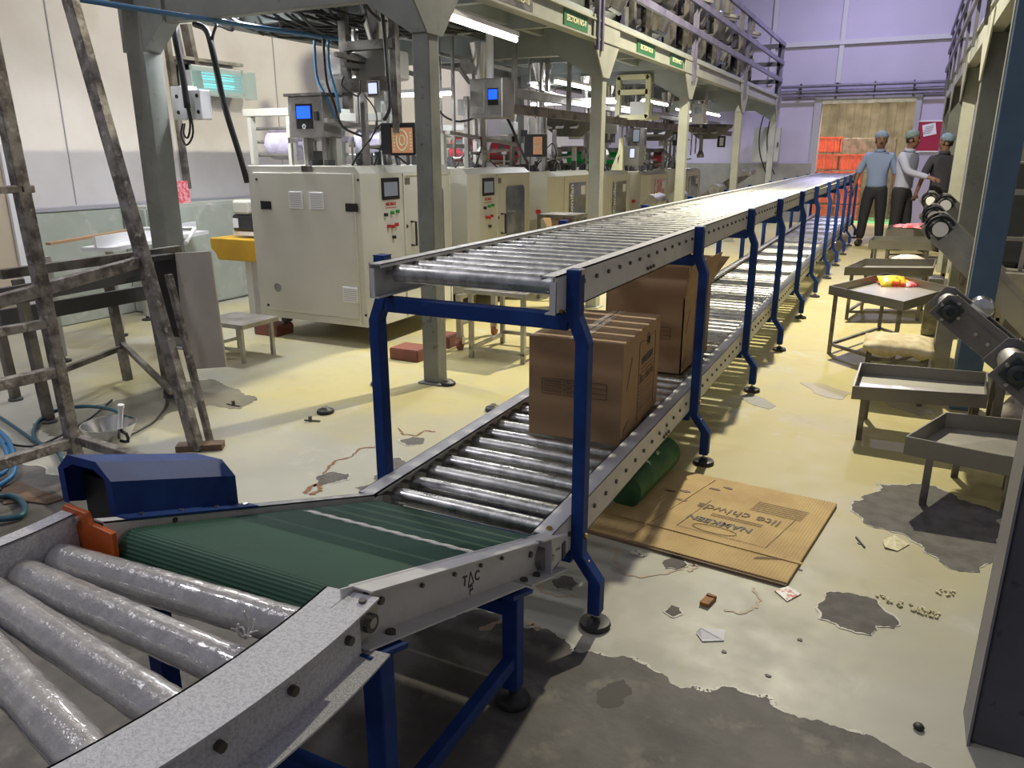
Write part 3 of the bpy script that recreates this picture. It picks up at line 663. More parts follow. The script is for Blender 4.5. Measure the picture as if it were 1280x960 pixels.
b=B(); arcband(b,1.362,1.472,cvz-.004,cvz,Ae,As,48); arcband(b,1.441,1.445,cvz-.105,cvz-.004,Ae-1.0,As,48); arcband(b,1.441,1.492,cvz-.109,cvz-.105,Ae-.3,As,48); arcband(b,1.362,1.366,cvz-.018,cvz,Ae,As,48); b.o('side_rail','frame_speckle',cv)
b=B(); arcband(b,.748,.752,cvz-.11,cvz+.034,8.4,As,40); arcband(b,.712,.752,cvz+.030,cvz+.034,8.4,As,40); b.o('side_rail','frame_speckle',cv)
b=B()
for a in (3.6,-2.0,-7.4,-12.6,-17.8,-23): 
    p=arc(1.445,a); q_=arc(1.456,a); b.cyl((*p,cvz-.05),(*q_,cvz-.05),.0085,seg=8)
p=arc(1.452,5.3); b.cyl((*p,cvz),(*p,cvz+.005),.007,seg=8)
b.o('rail_bolt','bolt',cv)
for k,a in enumerate((3.0,-2.5,-7.6,-12.6,-17.8,-23,-28.3,-33.6,-39)):
    p=arc(.757,a); q_=arc(1.425,a); zc=cvz-.042
    b=B(); P0=Vector((*p,zc));P1=Vector((*q_,zc)); d=(P1-P0); L=d.length
    rnd=random.Random(k); prof=[(.012,-.014),(.012,0),(.029,.001)]
    nn=44
    for j in range(nn): prof.append((.0345+rnd.uniform(-.0006,.0010),.004+(L-.008)*j/(nn-1)))
    prof+=[(.029,L-.001),(.012,L),(.012,L+.012)]
    b.lathe(prof,P0,d,28); b.o('wrapped_roller','plastic_wrap',cv,smooth='all')
b=B(); p=Vector((*arc(1.335,-1.2),cvz-.006))
for k in range(7):
    a=k*.9; b.tube([p,p+Vector((.012*math.cos(a),.012*math.sin(a),.014)),p+Vector((.02*math.cos(a+.6),.02*math.sin(a+.6),.012+.014*(k%3)))],.0022,5,2)
b.o('torn_wrap','plastic_wrap',cv,smooth='all')
for r,a in ((1.40,-22),(.70,-12),(1.40,-60),(.70,-60)):
    x,y=arc(r,a); b=B(); b.box((x,y,(cvz-.13+.04)/2),(.045,.045,cvz-.13-.04),(0,0,R(a))); o=b.o('leg','blue_paint',cv,bev=.004)
    b=B(); b.lathe([(.045,0),(.047,.006),(.044,.016),(.014,.028),(.010,.05),(0,.05)],(x,y,.002)); b.o('rubber_foot','rubber',o,smooth=True)
b=B(); b.bar((*arc(.70,-12),.20),(*arc(1.40,-22),.20),.04,.04); b.bar((*arc(.72,-12),cvz-.15),(*arc(1.40,-22),cvz-.15),.04,.04); b.o('cross_bar','blue_paint',cv)
# ================================================================ CARTONS ON THE LOWER TIER
zr=.349
def carton_text_side(t,Mx,D,Hh,W):
    "printing on the long side, Mx maps (along,up,out) to world"
    o=lambda a,u,e=.001: Mx@Vector((W/2+e,-D/2+a,u))
    rt=(Mx.to_3x3()@Vector((0,1,0))); upv=Vector((0,0,1))
    b=B()
    def ln(a0,u0,a1,u1,w=.002): b.bar(o(a0,u0),o(a1,u1),w,w)
    a0,a1,u0,u1=.235,.50,.03,.345
    ln(a0,u0,a0,u1);ln(a1,u0,a1,u1);ln(a0,u1,a0+.08,u1);ln(a1-.07,u1,a1,u1);ln(a0,.215,a1,.215);ln(a0,.175,a1,.175)
    for k in range(7): ln(a0+.01,.16-k*.016,a1-.02-.03*(k%2),.16-k*.016,.0016)
    for k in range(3): ln(a0+.04,.232+k*.012,a1-.03,.232+k*.012,.0028) if k<1 else None
    b.o('printed_lines','ink_soft',t)
    text('NAMKEEN',.040,'ink',o((a0+a1)/2,.262),rt,upv,t,bold=.0018)
    text('lite chiwda',.052,'ink_soft',o((a0+a1)/2,.192),rt,upv,t,bold=.0006)
    b=B(); c=o((a0+a1)/2+.01,.335); rr=rt.normalized()
    ringp=[c+rr*.028*math.cos(q)+upv*.024*math.sin(q) for q in [2*math.pi*k/20 for k in range(21)]]
    b.tube(ringp,.0012,5,0); b.cyl(c-rr*.018-upv*.006,c+rr*.018-upv*.006,.004,seg=6); b.cyl(c-upv*.016,c+upv*.012,.006,seg=6); b.o('printed_emblem','ink',t)
    text('XXXXXXXXX',.018,'ink_soft',o(.10,.26),(rt*.5+upv).normalized(),(upv*.5-rt).normalized(),t)if False else None
    b=B(); b.bar(o(.06,.20),o(.125,.315),.001,.011,up=Mx.to_3x3()@Vector((1,0,0)).cross(Vector((0,.5,1)))) ; b.bar(o(.03,.05),o(.10,.07),.001,.010); b.cyl(o(.035,.035,-.001),o(.035,.035,.001),.007,seg=8)
    b.o('printed_mark','ink_soft',t)
def carton(label,front_right,W,D,Hh,rz,opened=False,group=None):
    t=thing('carton',label,'carton',(0,0,0),group)
    Mx=Matrix.Translation(Vector((front_right[0],front_right[1],zr)))@Matrix.Rotation(rz,4,'Z')@Matrix.Translation(Vector((-W/2,D/2,0)))
    def bx(x0,x1,y0,y1,z0,z1,nm,m,bev=.002,**k):
        b=B(); b.bb(x0,x1,y0,y1,z0,z1); b.b.transform(Mx); return b.o(nm,m,t,bev=bev)
    if not opened:
        bx(-W/2,W/2,-D/2,D/2,0,Hh,'box_body','carton',.004)
        bx(-.028,.028,-D/2-.001,D/2+.001,Hh,Hh+.0012,'tape','carton_tape',0); bx(-.0015,.0015,-D/2,D/2,Hh+.0012,Hh+.002,'flap_seam','ink',0)
        bx(-.028,.028,-D/2-.0014,-D/2,Hh-.06,Hh,'tape','carton',0); bx(-.02,.035,-D/2-.0014,-D/2,0,.10,'tape','carton_tape',0) if False else None
    else:
        th=.006; b=B(); b.bb(-W/2,W/2,-D/2,-D/2+th,0,Hh); b.bb(-W/2,W/2,D/2-th,D/2,0,Hh); b.bb(-W/2,-W/2+th,-D/2,D/2,0,Hh); b.bb(W/2-th,W/2,-D/2,D/2,0,Hh); b.bb(-W/2,W/2,-D/2,D/2,0,th)
        b.b.transform(Mx); b.o('box_body','carton',t)
        # raised flaps
        b=B(); b.prism([(-W/2,-D/2,Hh),(W/2,-D/2,Hh),(W/2+.0,-D/2+.06,Hh+.17),(-W/2,-D/2+.06,Hh+.17)],(0,.005,0)); b.b.transform(Mx); b.o('flap','carton',t)
        b=B(); b.prism([(W/2,-D/2+.01,Hh),(W/2,D/2-.01,Hh),(W/2+.05,D/2-.01,Hh+.165),(W/2+.02,-D/2+.03,Hh+.16)],(-.005,0,0)); b.b.transform(Mx); b.o('flap','carton',t)
        b=B(); b.prism([(-W/2,D/2,Hh),(W/2,D/2,Hh),(W/2+.07,D/2+.10,Hh+.13),(-W/2,D/2+.10,Hh+.13)],(0,-.005,0)); b.b.transform(Mx); b.o('flap','carton',t)
    # small print table on the front
    b=B(); f=lambda a,u:(Mx@Vector((-W/2+a,-D/2-.0012,u)))
    a0,a1=.055,W-.06
    for u in (.235,.215,.195,.175): b.bar(f(a0,u),f(a1,u-.0),.0015,.0015)
    for a in (a0,a0+.09,a0+.13,a1-.06,a1): b.bar(f(a,.235),f(a,.175),.0015,.0015)
    for k in range(3):
        for (p_,q_) in ((.01,.08),(.10,.12),(.14,.19)): b.bar(f(a0+p_,.225-k*.02),f(min(a0+q_,a1-.01),.225-k*.02),.001,.006)
    b.o('printed_table','ink_soft',t)
    carton_text_side(t,Mx,D,Hh,W)
    return t
carton('sealed brown carton with taped top on the lower conveyor, nearest the camera',(-.838,2.60),.372,.585,.395,R(3),False,'cartons on the lower conveyor')
carton('opened brown carton with raised flaps behind the sealed one on the conveyor',(-.885,3.66),.40,.58,.385,R(0),True,'cartons on the lower conveyor')
# corrugated sheet on the floor
cs=thing('cardboard_sheet','large flattened corrugated cardboard sheet lying on the floor beside the conveyor','cardboard',(-.5,2.86,0))
A_,B_,C_,D_=Vector((-.98,2.545,0)),Vector((-.19,2.468,0)),Vector((-.088,3.205,0)),Vector((-.80,3.27,0))
b=B(); n=132; vs=[]
for k in range(n+1):
    t_=k/n; a=A_.lerp(B_,t_); c=D_.lerp(C_,t_); z=.0145+(.0016 if k%2 else 0); vs.append((b.b.verts.new(a+Vector((0,0,z))),b.b.verts.new(c+Vector((0,0,z))),b.b.verts.new(a+Vector((0,0,.003))),b.b.verts.new(c+Vector((0,0,.003)))))
for k in range(n):
    p,q_=vs[k],vs[k+1]; b.b.faces.new((p[0],q_[0],q_[1],p[1])); b.b.faces.new((p[2],p[3],q_[3],q_[2])); b.b.faces.new((p[0],p[2],q_[2],q_[0])); b.b.faces.new((p[1],q_[1],q_[3],p[3]))
b.b.faces.new((vs[0][0],vs[0][1],vs[0][3],vs[0][2])); b.b.faces.new((vs[n][0],vs[n][2],vs[n][3],vs[n][1]))
b.o('sheet','cardboard_sun',cs)
ex=(B_-A_).normalized(); ey=(D_-A_).normalized(); ezt=.0175
def cpt(a,c): return A_+ex*a+ey*c+Vector((0,0,ezt))
text('lite chiwda',.078,'ink_soft',cpt(.44,.43),-ex,-ey,cs,ext=.0003)
text('NAMKEEN',.055,'ink',cpt(.42,.31),-ex,-ey,cs,ext=.0003,bold=.0008)
b=B(); c=cpt(.43,.245); ringp=[c+ex*.085*math.cos(q)+ey*.03*math.sin(q) for q in [2*math.pi*k/24 for k in range(25)]]; b.tube(ringp,.0011,5,0)
for k in range(6): b.bar(cpt(.46,.50+k*.018),cpt(.66,.50+k*.018),.0035,.0006)
for k in range(2): b.bar(cpt(.36,.365+k*.016),cpt(.56,.365+k*.016),.0035,.0006)
for (p_,q_) in ((( .30,.205),(.64,.205)),((.64,.205),(.64,.50)),((.30,.205),(.30,.5))): b.bar(cpt(*p_),cpt(*q_),.0018,.0006)
b.o('printed_lines','ink_soft',cs)
b=B(); 
for k in range(16): b.bar(cpt(.64+k*.005,.10+k*.003),cpt(.648+k*.005,.125+k*.003),.0022,.0006)
for (sx_,sy_,q_) in ((.12,.50,1),(.17,.53,2),(.26,.62,3),(.20,.44,4),(.30,.66,5)): b.prism([(v.x,v.y,v.z) for v in [A_+ex*u.x+ey*u.y+Vector((0,0,ezt-.0008)) for u in blob(sx_,sy_,.022,.009,q_,14)]],(0,0,.0006))
b.o('dark_smudge','ink_soft',cs)
b=B(); b.bar(cpt(0,.16),cpt(.79,.155),.012,.003) ; b.bar(cpt(.20,0.0),cpt(.215,.72),.006,.002); b.o('fold_crease','cardboard_sun',cs)
b=B(); b.bar(A_+Vector((0,-.006,.006)),B_+Vector((0,-.006,.006)),.012,.009); b.o('dark_edge','ink_soft',cs)  # dark strip along the near edge of the sheet
# green rolled belt under the lower tier
t=thing('belt_roll','dark end of a green ribbed belt drum under the lower conveyor beside the cardboard sheet','belt roll',(-.86,3.0,0))
b=B(); prof=[]; 
for k in range(60): prof.append((.072+(.002 if k%2 else 0),.50*k/59))
b.lathe([(0,0)]+prof+[(0,.5)],(-.875,2.80,.078),(.06,1,0),28); b.o('roll','film_green_dark',t)
b=B(); b.lathe([(0,0),(.060,0),(.060,.006),(.02,.006),(.02,.02),(0,.02)],(-.845,3.30,.078),(.06,1,0),24); b.o('end_disc','black',t)
# ================================================================ PACKING MACHINES
MXR=-3.40
mnames=['nearest the camera','second from the camera','third from the camera, with a red knob','fourth from the camera','fifth from the camera','farthest of the row']
def machine(i,y0,y1,zt,kind):
    W=1.11; xl=MXR-W
    t=thing('packing_machine','cream packing machine cabinet under the platform, '+mnames[i],'packing machine',(MXR-W/2,y0,0),'row of packing machines under the platform')
    yc=y0+.12   # chamfer between front and side
    zb=.165
    b=B(); b.prism([(xl,y0,zb),(MXR-.06,y0,zb),(MXR,yc,zb),(MXR,y1,zb),(xl,y1,zb)],(0,0,zt-zb-.05))
    b.loft([(xl,y0,zt-.05),(MXR-.06,y0,zt-.05),(MXR,yc,zt-.05),(MXR,y1,zt-.05),(xl,y1,zt-.05)],[(xl,y0,zt),(MXR-.10,y0,zt),(MXR-.06,yc,zt),(MXR-.06,y1,zt),(xl,y1,zt)])
    b.o('cabinet','cream_paint' if kind<2 else 'cream_side',t,bev=.005)
    if kind==1:
        b=B(); b.bb(xl+.06,MXR-.12,y0-.012,y0,zb+.06,zt-.05); b.o('front_panel','cream_paint',t,bev=.004)
        b=B(); b.bb(MXR-.115,MXR-.108,y0-.016,y0,zb+.02,zt-.055); b.o('panel_edge','cream_side',t)
        def fp(x,y): return P(x,y,Y=4.54)
        dy=y0-4.55
        def rect(px,nm,m,th=.006,e=0):
            a=fp(px[0],px[1]);c=fp(px[2],px[3]); b=B(); b.bb(a.x,c.x,y0-.012-th,y0-.012,c.z,a.z); return b.o(nm,m,t,bev=.002)
        for px in ((361,239,380,261),(387,240,406,262),(429,358,449,379)):
            o=rect(px,'vent','white_plastic',.008); a=fp(px[0],px[1]);c=fp(px[2],px[3]); b=B()
            for k in range(7): z=a.z-(a.z-c.z)*(k+1)/8; b.bb(a.x+.01,c.x-.01,y0-.0215,y0-.0195,z-.003,z+.002)
            b.o('louvre','grey_paint',o)
        rect((326,251,340,262),'recessed_handle','black_gloss'); rect((432,254,448,265),'recessed_handle','black_gloss'); rect((377,207,391,215),'name_plate','steel_worn')
        a=fp(348,359); b=B(); b.cyl((a.x,y0-.012,a.z),(a.x,y0-.016,a.z),.036,seg=24); o=b.o('round_port','steel_bright',t,smooth=True)
        b=B()
        for (x,y) in ((321,224),(448,225),(336,381),(458,394)): a=fp(x,y); b.cyl((a.x,y0-.012,a.z),(a.x,y0-.018,a.z),.010,seg=8)
        b.o('screw','black',t)
    # control panel and doors on the side
    s=MXR
    def srect(ya,yb,z0,z1,nm,m,th=.006,par_=None):
        b=B(); b.bb(s,s+th,ya,yb,z0,z1); return b.o(nm,m,par_ or t,bev=.0015)
    if kind==1 or i==1:
        pa=yc+.02; o=srect(pa+.03,pa+.25,zt-.24,zt-.085,'touch_screen','black_gloss',.008); srect(pa+.055,pa+.225,zt-.215,zt-.115,'screen_glass','screen_grey',.010,o)
        text('MI UMAS'[0:2]+'UMAS',.036,'red',(s+.0015,pa+.14,zt-.272),(0,1,0),(0,0,1),t,bold=.001)
        b=B(); b.bb(s,s+.001,pa+.07,pa+.21,zt-.302,zt-.296); b.o('lettering','red',t)
        for k,(dy_,dz,m) in enumerate(((.06,.345,'black'),(.14,.335,'green'),(.21,.33,'green'),(.09,.43,'red'),(.14,.435,'red'),(.19,.425,'red'),(.15,.515,'black'))):
            b=B(); b.cyl((s,pa+dy_,zt-dz),(s+.022,pa+dy_,zt-dz),.013,seg=10); b.bb(s+.022,s+.028,pa+dy_-.004,pa+dy_+.004,zt-dz-.012,zt-dz+.012); b.o('push_button',m,t)
        b=B(); d0=pa+.30; b.bb(s,s+.012,d0,d0+.015,zb+.02,zt-.06); b.bb(s,s+.01,y1-.035,y1-.02,zb+.02,zt-.06); b.bb(s,s+.010,d0,y1-.02,zt-.075,zt-.06); b.o('door_frame','cream_side',t)
        b=B(); wa,wb=d0+.20,y1-.13
        pts=[]; 
        for (cy,cz,a0) in ((wb-.05,zt-.22,0),(wa+.05,zt-.22,90),(wa+.05,zb+.42,180),(wb-.05,zb+.42,270)):
            for q in range(5): a=R(a0+q*22.5); pts.append((s+.004,cy+.05*math.cos(a),cz+.05*math.sin(a)))
        b.prism(pts,(.003,0,0)); b.o('door_window','glass_dark',t)
        b=B(); hy=d0+.10; b.tube([(s,hy,zt-.42),(s+.045,hy,zt-.42),(s+.045,hy,zt-.60),(s,hy,zt-.60)],.009,8,0); b.o('door_handle','black',t)
        srect(d0+.03,d0+.10,zt-.14,zt-.09,'warning_label','steel_worn',.003)
        b=B()
        for z in (zt-.45,zt-.70): b.cyl((s,d0+.03,z),(s+.012,d0+.03,z),.014,seg=10)
        b.o('latch','black',t)
    else:
        b=B(); b.bb(s,s+.010,y0+.33,y0+.35,zb+.02,zt-.06); b.bb(s,s+.010,y1-.03,y1-.012,zb+.02,zt-.06); b.o('door_frame','cream_side',t)
        wa,wb=y0+.48,y1-.16; z0,z1=zb+.30,zt-.13; o=srect(wa,wb,z0,z1,'door_window','glass_dark',.006)
        text('Uni Conifan',.125,'white_plastic',(s+.0075,wa+.075,(z0+z1)/2),(0,0,1),(0,-1,0),o,bold=.003)
        srect(wb-.16,wb-.03,z1-.14,z1-.04,'white_sticker','paper',.008)
        b=B(); b.cyl((xl+W*.86,y0-.03,zt-.42),(xl+W*.86,y0,zt-.42),.025,seg=12); b.o('emergency_knob','red',t)
        b=B(); b.bb(xl+.4,xl+.42,y0-.008,y0,zb,zt-.04); b.bb(xl+.75,xl+.77,y0-.008,y0,zb,zt-.04); b.o('panel_edge','cream_side',t)
    # base: castors and plinth
    for (x,y) in ((MXR-.12,y0+.16),(MXR-.12,y1-.15),(xl+.12,y0+.16),(xl+.12,y1-.15)):
        b=B(); b.bb(x-.03,x+.03,y-.03,y+.03,.10,zb); b.cyl((x-.018,y,.05),(x+.018,y,.05),.048,seg=16); b.o('castor','dark_grey',t)
    # tower on top: posts, forming tube, film reel, brackets
    def pst(x,y,h,m='steel',w=.02):
        b=B(); b.bb(x-w,x+w,y-w,y+w,zt,zt+h); b.o('tower_post',m,t)
    pst(MXR-.25,y0+.35,.62,'steel'); pst(MXR-.25,y0+.62,.45,'steel'); pst(MXR-.55,y1-.12,.5,'grey_paint'); pst(MXR-.75,y0+.3,.35,'cream_paint',.03); pst(MXR-.45,y0+.25,.30,'cream_paint',.025)
    rn=random.Random(i*5+1)
    b=B()
    for k in range(14):
        x=MXR-.12-rn.random()*.8;y=y0+.15+rn.random()*(y1-y0-.3);h=.02+rn.random()*.09; w=.02+rn.random()*.05
        if k%2: b.box((x,y,zt+h/2),(w*1.6,w,h),(0,0,rn.random()*3))
        else: b.cyl((x,y,zt),(x+rn.uniform(-.05,.05),y,zt+h),w*.45,seg=10)
    b.o('fitting_cluster','dark_grey',t)
    b=B()
    for k in range(6):
        x=MXR-.12-rn.random()*.7;y=y0+.15+rn.random()*(y1-y0-.3); b.cyl((x,y,zt),(x,y,zt+.10+rn.random()*.25),.010,seg=8); b.box((x,y,zt+.1+rn.random()*.1),(.05,.02,.04))
    b.bar((MXR-.14,y0+.2,zt+.13),(MXR-.14,y1-.2,zt+.16),.02,.02); b.bar((MXR-.7,y0+.3,zt+.2),(MXR-.7,y1-.1,zt+.2),.02,.04); b.o('linkage','steel',t)
    for k in range(5):
        x=MXR-.1-rn.random()*.9;y=y0+.1+rn.random()*(y1-y0); b=B(); b.bb(x-.012,x+.012,y-.012,y+.012,zt+.05+rn.random()*.4,2.42); b.o('hanging_rod','steel_bright' if k%2 else 'steel',t)
    for k in range(4):
        x=MXR-.2-rn.random()*.6;y=y0+.1+rn.random()*(y1-y0-.2);z=zt+.35+rn.random()*.6; w_=.05+rn.random()*.07; b=B(); b.box((x,y,z),(w_*1.8,w_,w_*1.3)); b.o('valve_box',('white_plastic','steel','dark_grey','grey_paint')[k],t,bev=.004)
    for k in range(3):
        z=zt+.3+rn.random()*.7; b=B(); b.bar((MXR-.1-rn.random()*.3,y0,z),(MXR-.1-rn.random()*.8,y1,z+rn.uniform(-.1,.1)),.03,.03); b.o('cross_rod',('steel','steel_worn','steel_bright')[k],t)
    b=B(); q0=Vector((MXR-.15,y0+.3,zt)); b.tube([q0,q0+Vector((.02,.1,.18)),q0+Vector((-.1,.25,.30)),q0+Vector((-.3,.3,.1)),q0+Vector((-.4,.5,.02))],.006,6,3)
    b.tube([q0+Vector((-.2,.0,0)),q0+Vector((-.15,.1,.12)),q0+Vector((-.0,.2,.1)),q0+Vector((.0,.45,.0))],.007,6,3); b.o('cable','cable',t,smooth='all')
    return t
MY=[(4.55,5.70,1.325,1),(6.08,7.25,1.285,0),(7.82,8.98,1.225,2),(9.3,10.5,1.195,2),(11.2,12.4,1.165,2),(13.3,14.6,1.17,2)]
for i,(a,c,z,k) in enumerate(MY): machine(i,a,c,z,k)
# red bricks / blocks under the machines
for px,lab in (((487,449),'red block under the front corner of the nearest machine, left of the platform column'),((528,432),'red block behind the platform column under the nearest machine'),((318,418),'dark red block under the left front foot of the nearest machine')):
    p=P(px[0],px[1],Z=0); b=B(); b.bb(p.x,p.x+.24,p.y,p.y+.20,0,.085,.006)
    o=b.o('support_block','brick_red'); tag(o,lab,'block','red blocks under the machines')
# forming funnels hung from the deck
def funnel(x,y,zt,zb,lab,r=.11):
    t=thing('filling_funnel',lab,'funnel',(x,y,zb),'steel filling funnels over the machines')
    b=B(); b.lathe([(r*.28,zt-.30),(r,zt),(r+.006,zt),(r*.28+.006,zt-.30)],(x,y,0),(0,0,1),20); b.o('cone','steel_bright',t,smooth=True)
    b=B(); b.cyl((x,y,zb),(x,y,zt-.29),r*.30,seg=14); b.o('chute_tube','steel',t,smooth=True)
    b=B(); b.lathe([(r*.55,zb),(r*.6,zb+.05),(r*.32,zb+.12)],(x,y,0),(0,0,1),16); b.bb(x-.12,x+.12,y-.01,y+.01,zt-.05,zt-.03); b.o('collar','steel',t)
    return t
for i,(px,py,Y) in enumerate(((602,60,6.6),(678,85,8.3),(735,85,9.9),(760,110,11.4),(835,120,13.0),(880,125,14.4))):
    p=P(px,py,Y=Y); funnel(p.x,Y,min(p.z+.12,2.36),1.35,['steel funnel hanging behind the first tube light','steel funnel and white pipe left of the second platform column','steel funnel just behind the second platform column','steel funnel between the second and third platform columns','steel funnel left of the third platform column','farthest steel funnel under the platform'][i])
p=P(472,45,Y=5.0); funnel(p.x,5.0,2.42,1.95,'steel funnel beneath the deck above the nearest machine',.13)
# horizontal service rails and pan under the deck
for (x,z,lab,m) in ((-3.30,1.80,'worn steel service beam running above the machines, lower of the pair','steel_worn'),(-3.55,1.98,'worn steel service beam running above the machines, upper of the pair','steel')):
    t=thing('service_beam',lab,'beam',(x,10,z)); b=B(); b.bb(x-.04,x+.04,6.6,16.5,z-.04,z+.04); b.bb(x-.06,x+.06,6.6,16.5,z+.025,z+.04); b.o('beam',m,t)
    for y in (6.7,8,11,14): 
        b=B(); b.bb(x-.02,x+.02,y-.02,y+.02,z+.04,2.42); b.o('hanger','steel',t)
t=thing('service_frame','steel hanger frame with a grey hopper box above the nearest machine','frame',(-3.9,4.9,1.7))
def PY(x,y,Y): return P(x,y,Y=Y)
a=PY(428,20,4.75);c=PY(437,105,4.75); b=B(); b.bb(a.x-.03,a.x+.03,4.73,4.78,1.72,2.5); e=PY(490,20,4.75); b.bb(e.x-.02,e.x+.03,4.73,4.78,1.55,2.5); b.o('upright','steel_worn',t)
a=PY(400,108,4.75);c=PY(480,108,4.75); b=B(); b.bb(a.x,c.x+.1,4.72,4.79,a.z-.05,a.z+.04); b.bb(a.x+.25,c.x+.1,4.72,4.79,PY(440,58,4.75).z-.03,PY(440,58,4.75).z+.03); b.o('cross_beam','steel_worn',t)
a=PY(442,62,4.85);c=PY(483,97,4.85); b=B(); b.bb(a.x,c.x,4.85,5.15,c.z,a.z,.01); b.o('hopper_box','grey_paint',t)
# film unwinding frames
def unwind(x0,x1,y0,z0,z1,m,film,lab):
    t=thing('film_unwind_frame',lab,'film reel frame',((x0+x1)/2,y0,z0))
    b=B()
    for x in (x0,x1): b.bb(x-.02,x+.02,y0-.03,y0+.03,z0,z1)
    b.bb(x0-.05,x1+.02,y0-.04,y0+.05,z1-.06,z1); b.o('side_plate',m,t,bev=.003)
    b=B(); xm=x0+(x1-x0)*.25; b.cyl((xm,y0+.15,z0+.17),(x1-.05,y0+.15,z0+.17),.13,seg=24); b.cyl((x0,y0+.15,z0+.17),(x1,y0+.15,z0+.17),.025,seg=12); b.o('film_reel',film,t,smooth=True)
    b=B(); 
    for k in range(3): b.cyl((x0,y0+.05,z0+.08+k*.11),(x1,y0+.05,z0+.08+k*.11),.014,seg=8)
    b.o('guide_roller','steel',t,smooth=True); return t
a=PY(314,150,5.3);c=PY(480,150,5.3); unwind(a.x,PY(360,150,5.3).x+.02,5.3,1.32,1.78,'cream_paint','film','cream reel frame standing at the left rear of the nearest machine')
unwind(PY(425,150,5.3).x,PY(478,150,5.3).x,5.3,1.32,1.72,'grey_paint','film','reel frame with pale printed film behind the small white display')
a=PY(552,150,7.2);c=PY(582,150,7.2); unwind(a.x,c.x,7.2,1.29,1.70,'grey_paint','film_red','reel frame with red and grey film behind the second machine')
unwind(PY(600,150,8.0).x,PY(640,150,8.0).x,8.0,1.25,1.6,'steel_worn','film_red','reel frame with reddish film in front of the third machine')
unwind(PY(700,180,9.9).x,PY(732,180,9.9).x,9.9,1.20,1.5,'steel_worn','film_green','reel frame with bright green film behind the third machine')
unwind(PY(752,180,11.6).x,PY(775,180,11.6).x,11.6,1.17,1.5,'steel_worn','film_green','reel frame with green film behind the second platform column')
unwind(PY(812,180,13.0).x,PY(830,180,13.0).x,13.0,1.17,1.5,'steel_worn','film_red','reel frame with red and green film left of the third platform column')
# chevron chutes (dark trays with pale labels)
for i,(px,py,Y) in enumerate(((712,158,9.4),(820,166,12.6),(885,165,14.6))):
    p=PY(px,py,Y); t=thing('discharge_chute',['dark sloping weigher chute with labels left of the second platform column','dark sloping chute left of the third platform column','dark sloping chute right of the third platform column'][i],'chute',(p.x,Y,p.z),'dark weigher chutes under the deck')
    b=B(); b.lathe([(.16,-.12),(.42,.07),(.44,.12),(.41,.12),(.15,-.11)],(p.x,Y,p.z),(0,0,1),12); b.o('tray','dark_grey',t)
    for k in (-1,0,1):
        b=B(); b.box((p.x+k*.17,Y-.30+abs(k)*.05,p.z+.0),(.10,.012,.09),(R(-50),0,0)); b.o('label','paper',t)
# control boxes and screens
def cbox(px,Y,dep,lab,body,scr,scr_px,extra=None,nm='control_box'):
    a=PY(px[0],px[1],Y);c=PY(px[2],px[3],Y); t=thing(nm,lab,'control box',((a.x+c.x)/2,Y,c.z))
    b=B(); b.bb(a.x,c.x,Y,Y+dep,c.z,a.z); b.o('housing',body,t,bev=.006)
    a2=PY(scr_px[0],scr_px[1],Y);c2=PY(scr_px[2],scr_px[3],Y)
    b=B(); g=.35*(c2.x-a2.x)*.5; b.bb(a2.x-g*.5,c2.x+g*.5,Y-.006,Y,c2.z-g*(3.2 if extra else .6),a2.z+g*.7); o=b.o('screen_panel','black_gloss',t)
    b=B(); b.bb(a2.x,c2.x,Y-.009,Y-.005,c2.z,a2.z); sc_=b.o('screen',scr,o)
    if scr=='screen_orange':
        b=B(); mx,mz=(a2.x+c2.x)/2+.2*(c2.x-a2.x)*0,(a2.z+c2.z)/2; rr_=(c2.x-a2.x)*.26
        for q_ in (1,.5): b.tube([(mx+rr_*q_*math.cos(u),Y-.010,mz+rr_*1.5*q_*math.sin(u)) for u in [2*math.pi*k/20 for k in range(21)]],.005*(c2.x-a2.x)/.16,5,0)
        for k in range(6): b.bb(a2.x+.05*(c2.x-a2.x),a2.x+.15*(c2.x-a2.x),Y-.011,Y-.009,c2.z+(a2.z-c2.z)*(.12+.13*k),c2.z+(a2.z-c2.z)*(.18+.13*k)); b.bb(c2.x-.13*(c2.x-a2.x),c2.x-.04*(c2.x-a2.x),Y-.011,Y-.009,c2.z+(a2.z-c2.z)*(.12+.13*k),c2.z+(a2.z-c2.z)*(.18+.13*k))
        b.o('screen_graphics','label_cream',o)
    return t,a,c,a2,c2
t,a,c,a2,c2=cbox((359,121,405,172),4.62,.20,'stainless control box with blue screen on top of the nearest machine','steel','screen_blue',(371,133,389,148),True)
b=B(); mx=(a2.x+c2.x)/2; b.lathe([(.010,0),(.010,.004),(.017,.004),(.017,0)],(mx,4.612,c2.z-.055),(0,-1,0),16); b.o('keypad_ring','paper',t)
b=B(); p=PY(396,145,4.62); b.bb(p.x-.014,p.x+.014,4.605,4.62,p.z-.03,p.z+.03); b.o('key_lock','black',t)
b=B(); b.bb(a.x-.02,c.x+.02,4.60,4.86,a.z,a.z+.02); b.o('lid','steel_worn',t)
b=B(); b.bb(a.x+.05,a.x+.09,4.7,4.76,1.32,c.z); b.bb(c.x-.09,c.x-.05,4.7,4.76,1.32,c.z); b.o('stand','steel',t)
t,a,c,a2,c2=cbox((587,99,628,147),5.75,.22,'stainless control box with blue screen right of the first platform column','steel','screen_blue',(611,112,622,124),True)
b=B(); b.bb(a.x+.01,a.x+.13,5.74,5.75,c.z+.03,a.z-.03); b.o('box_door','steel',t); b=B(); b.cyl(((a.x+c.x)/2-.02,5.86,a.z),((a.x+c.x)/2-.02,5.86,2.38),.03,seg=12); b.o('hanger_tube','white_plastic',t,smooth=True)
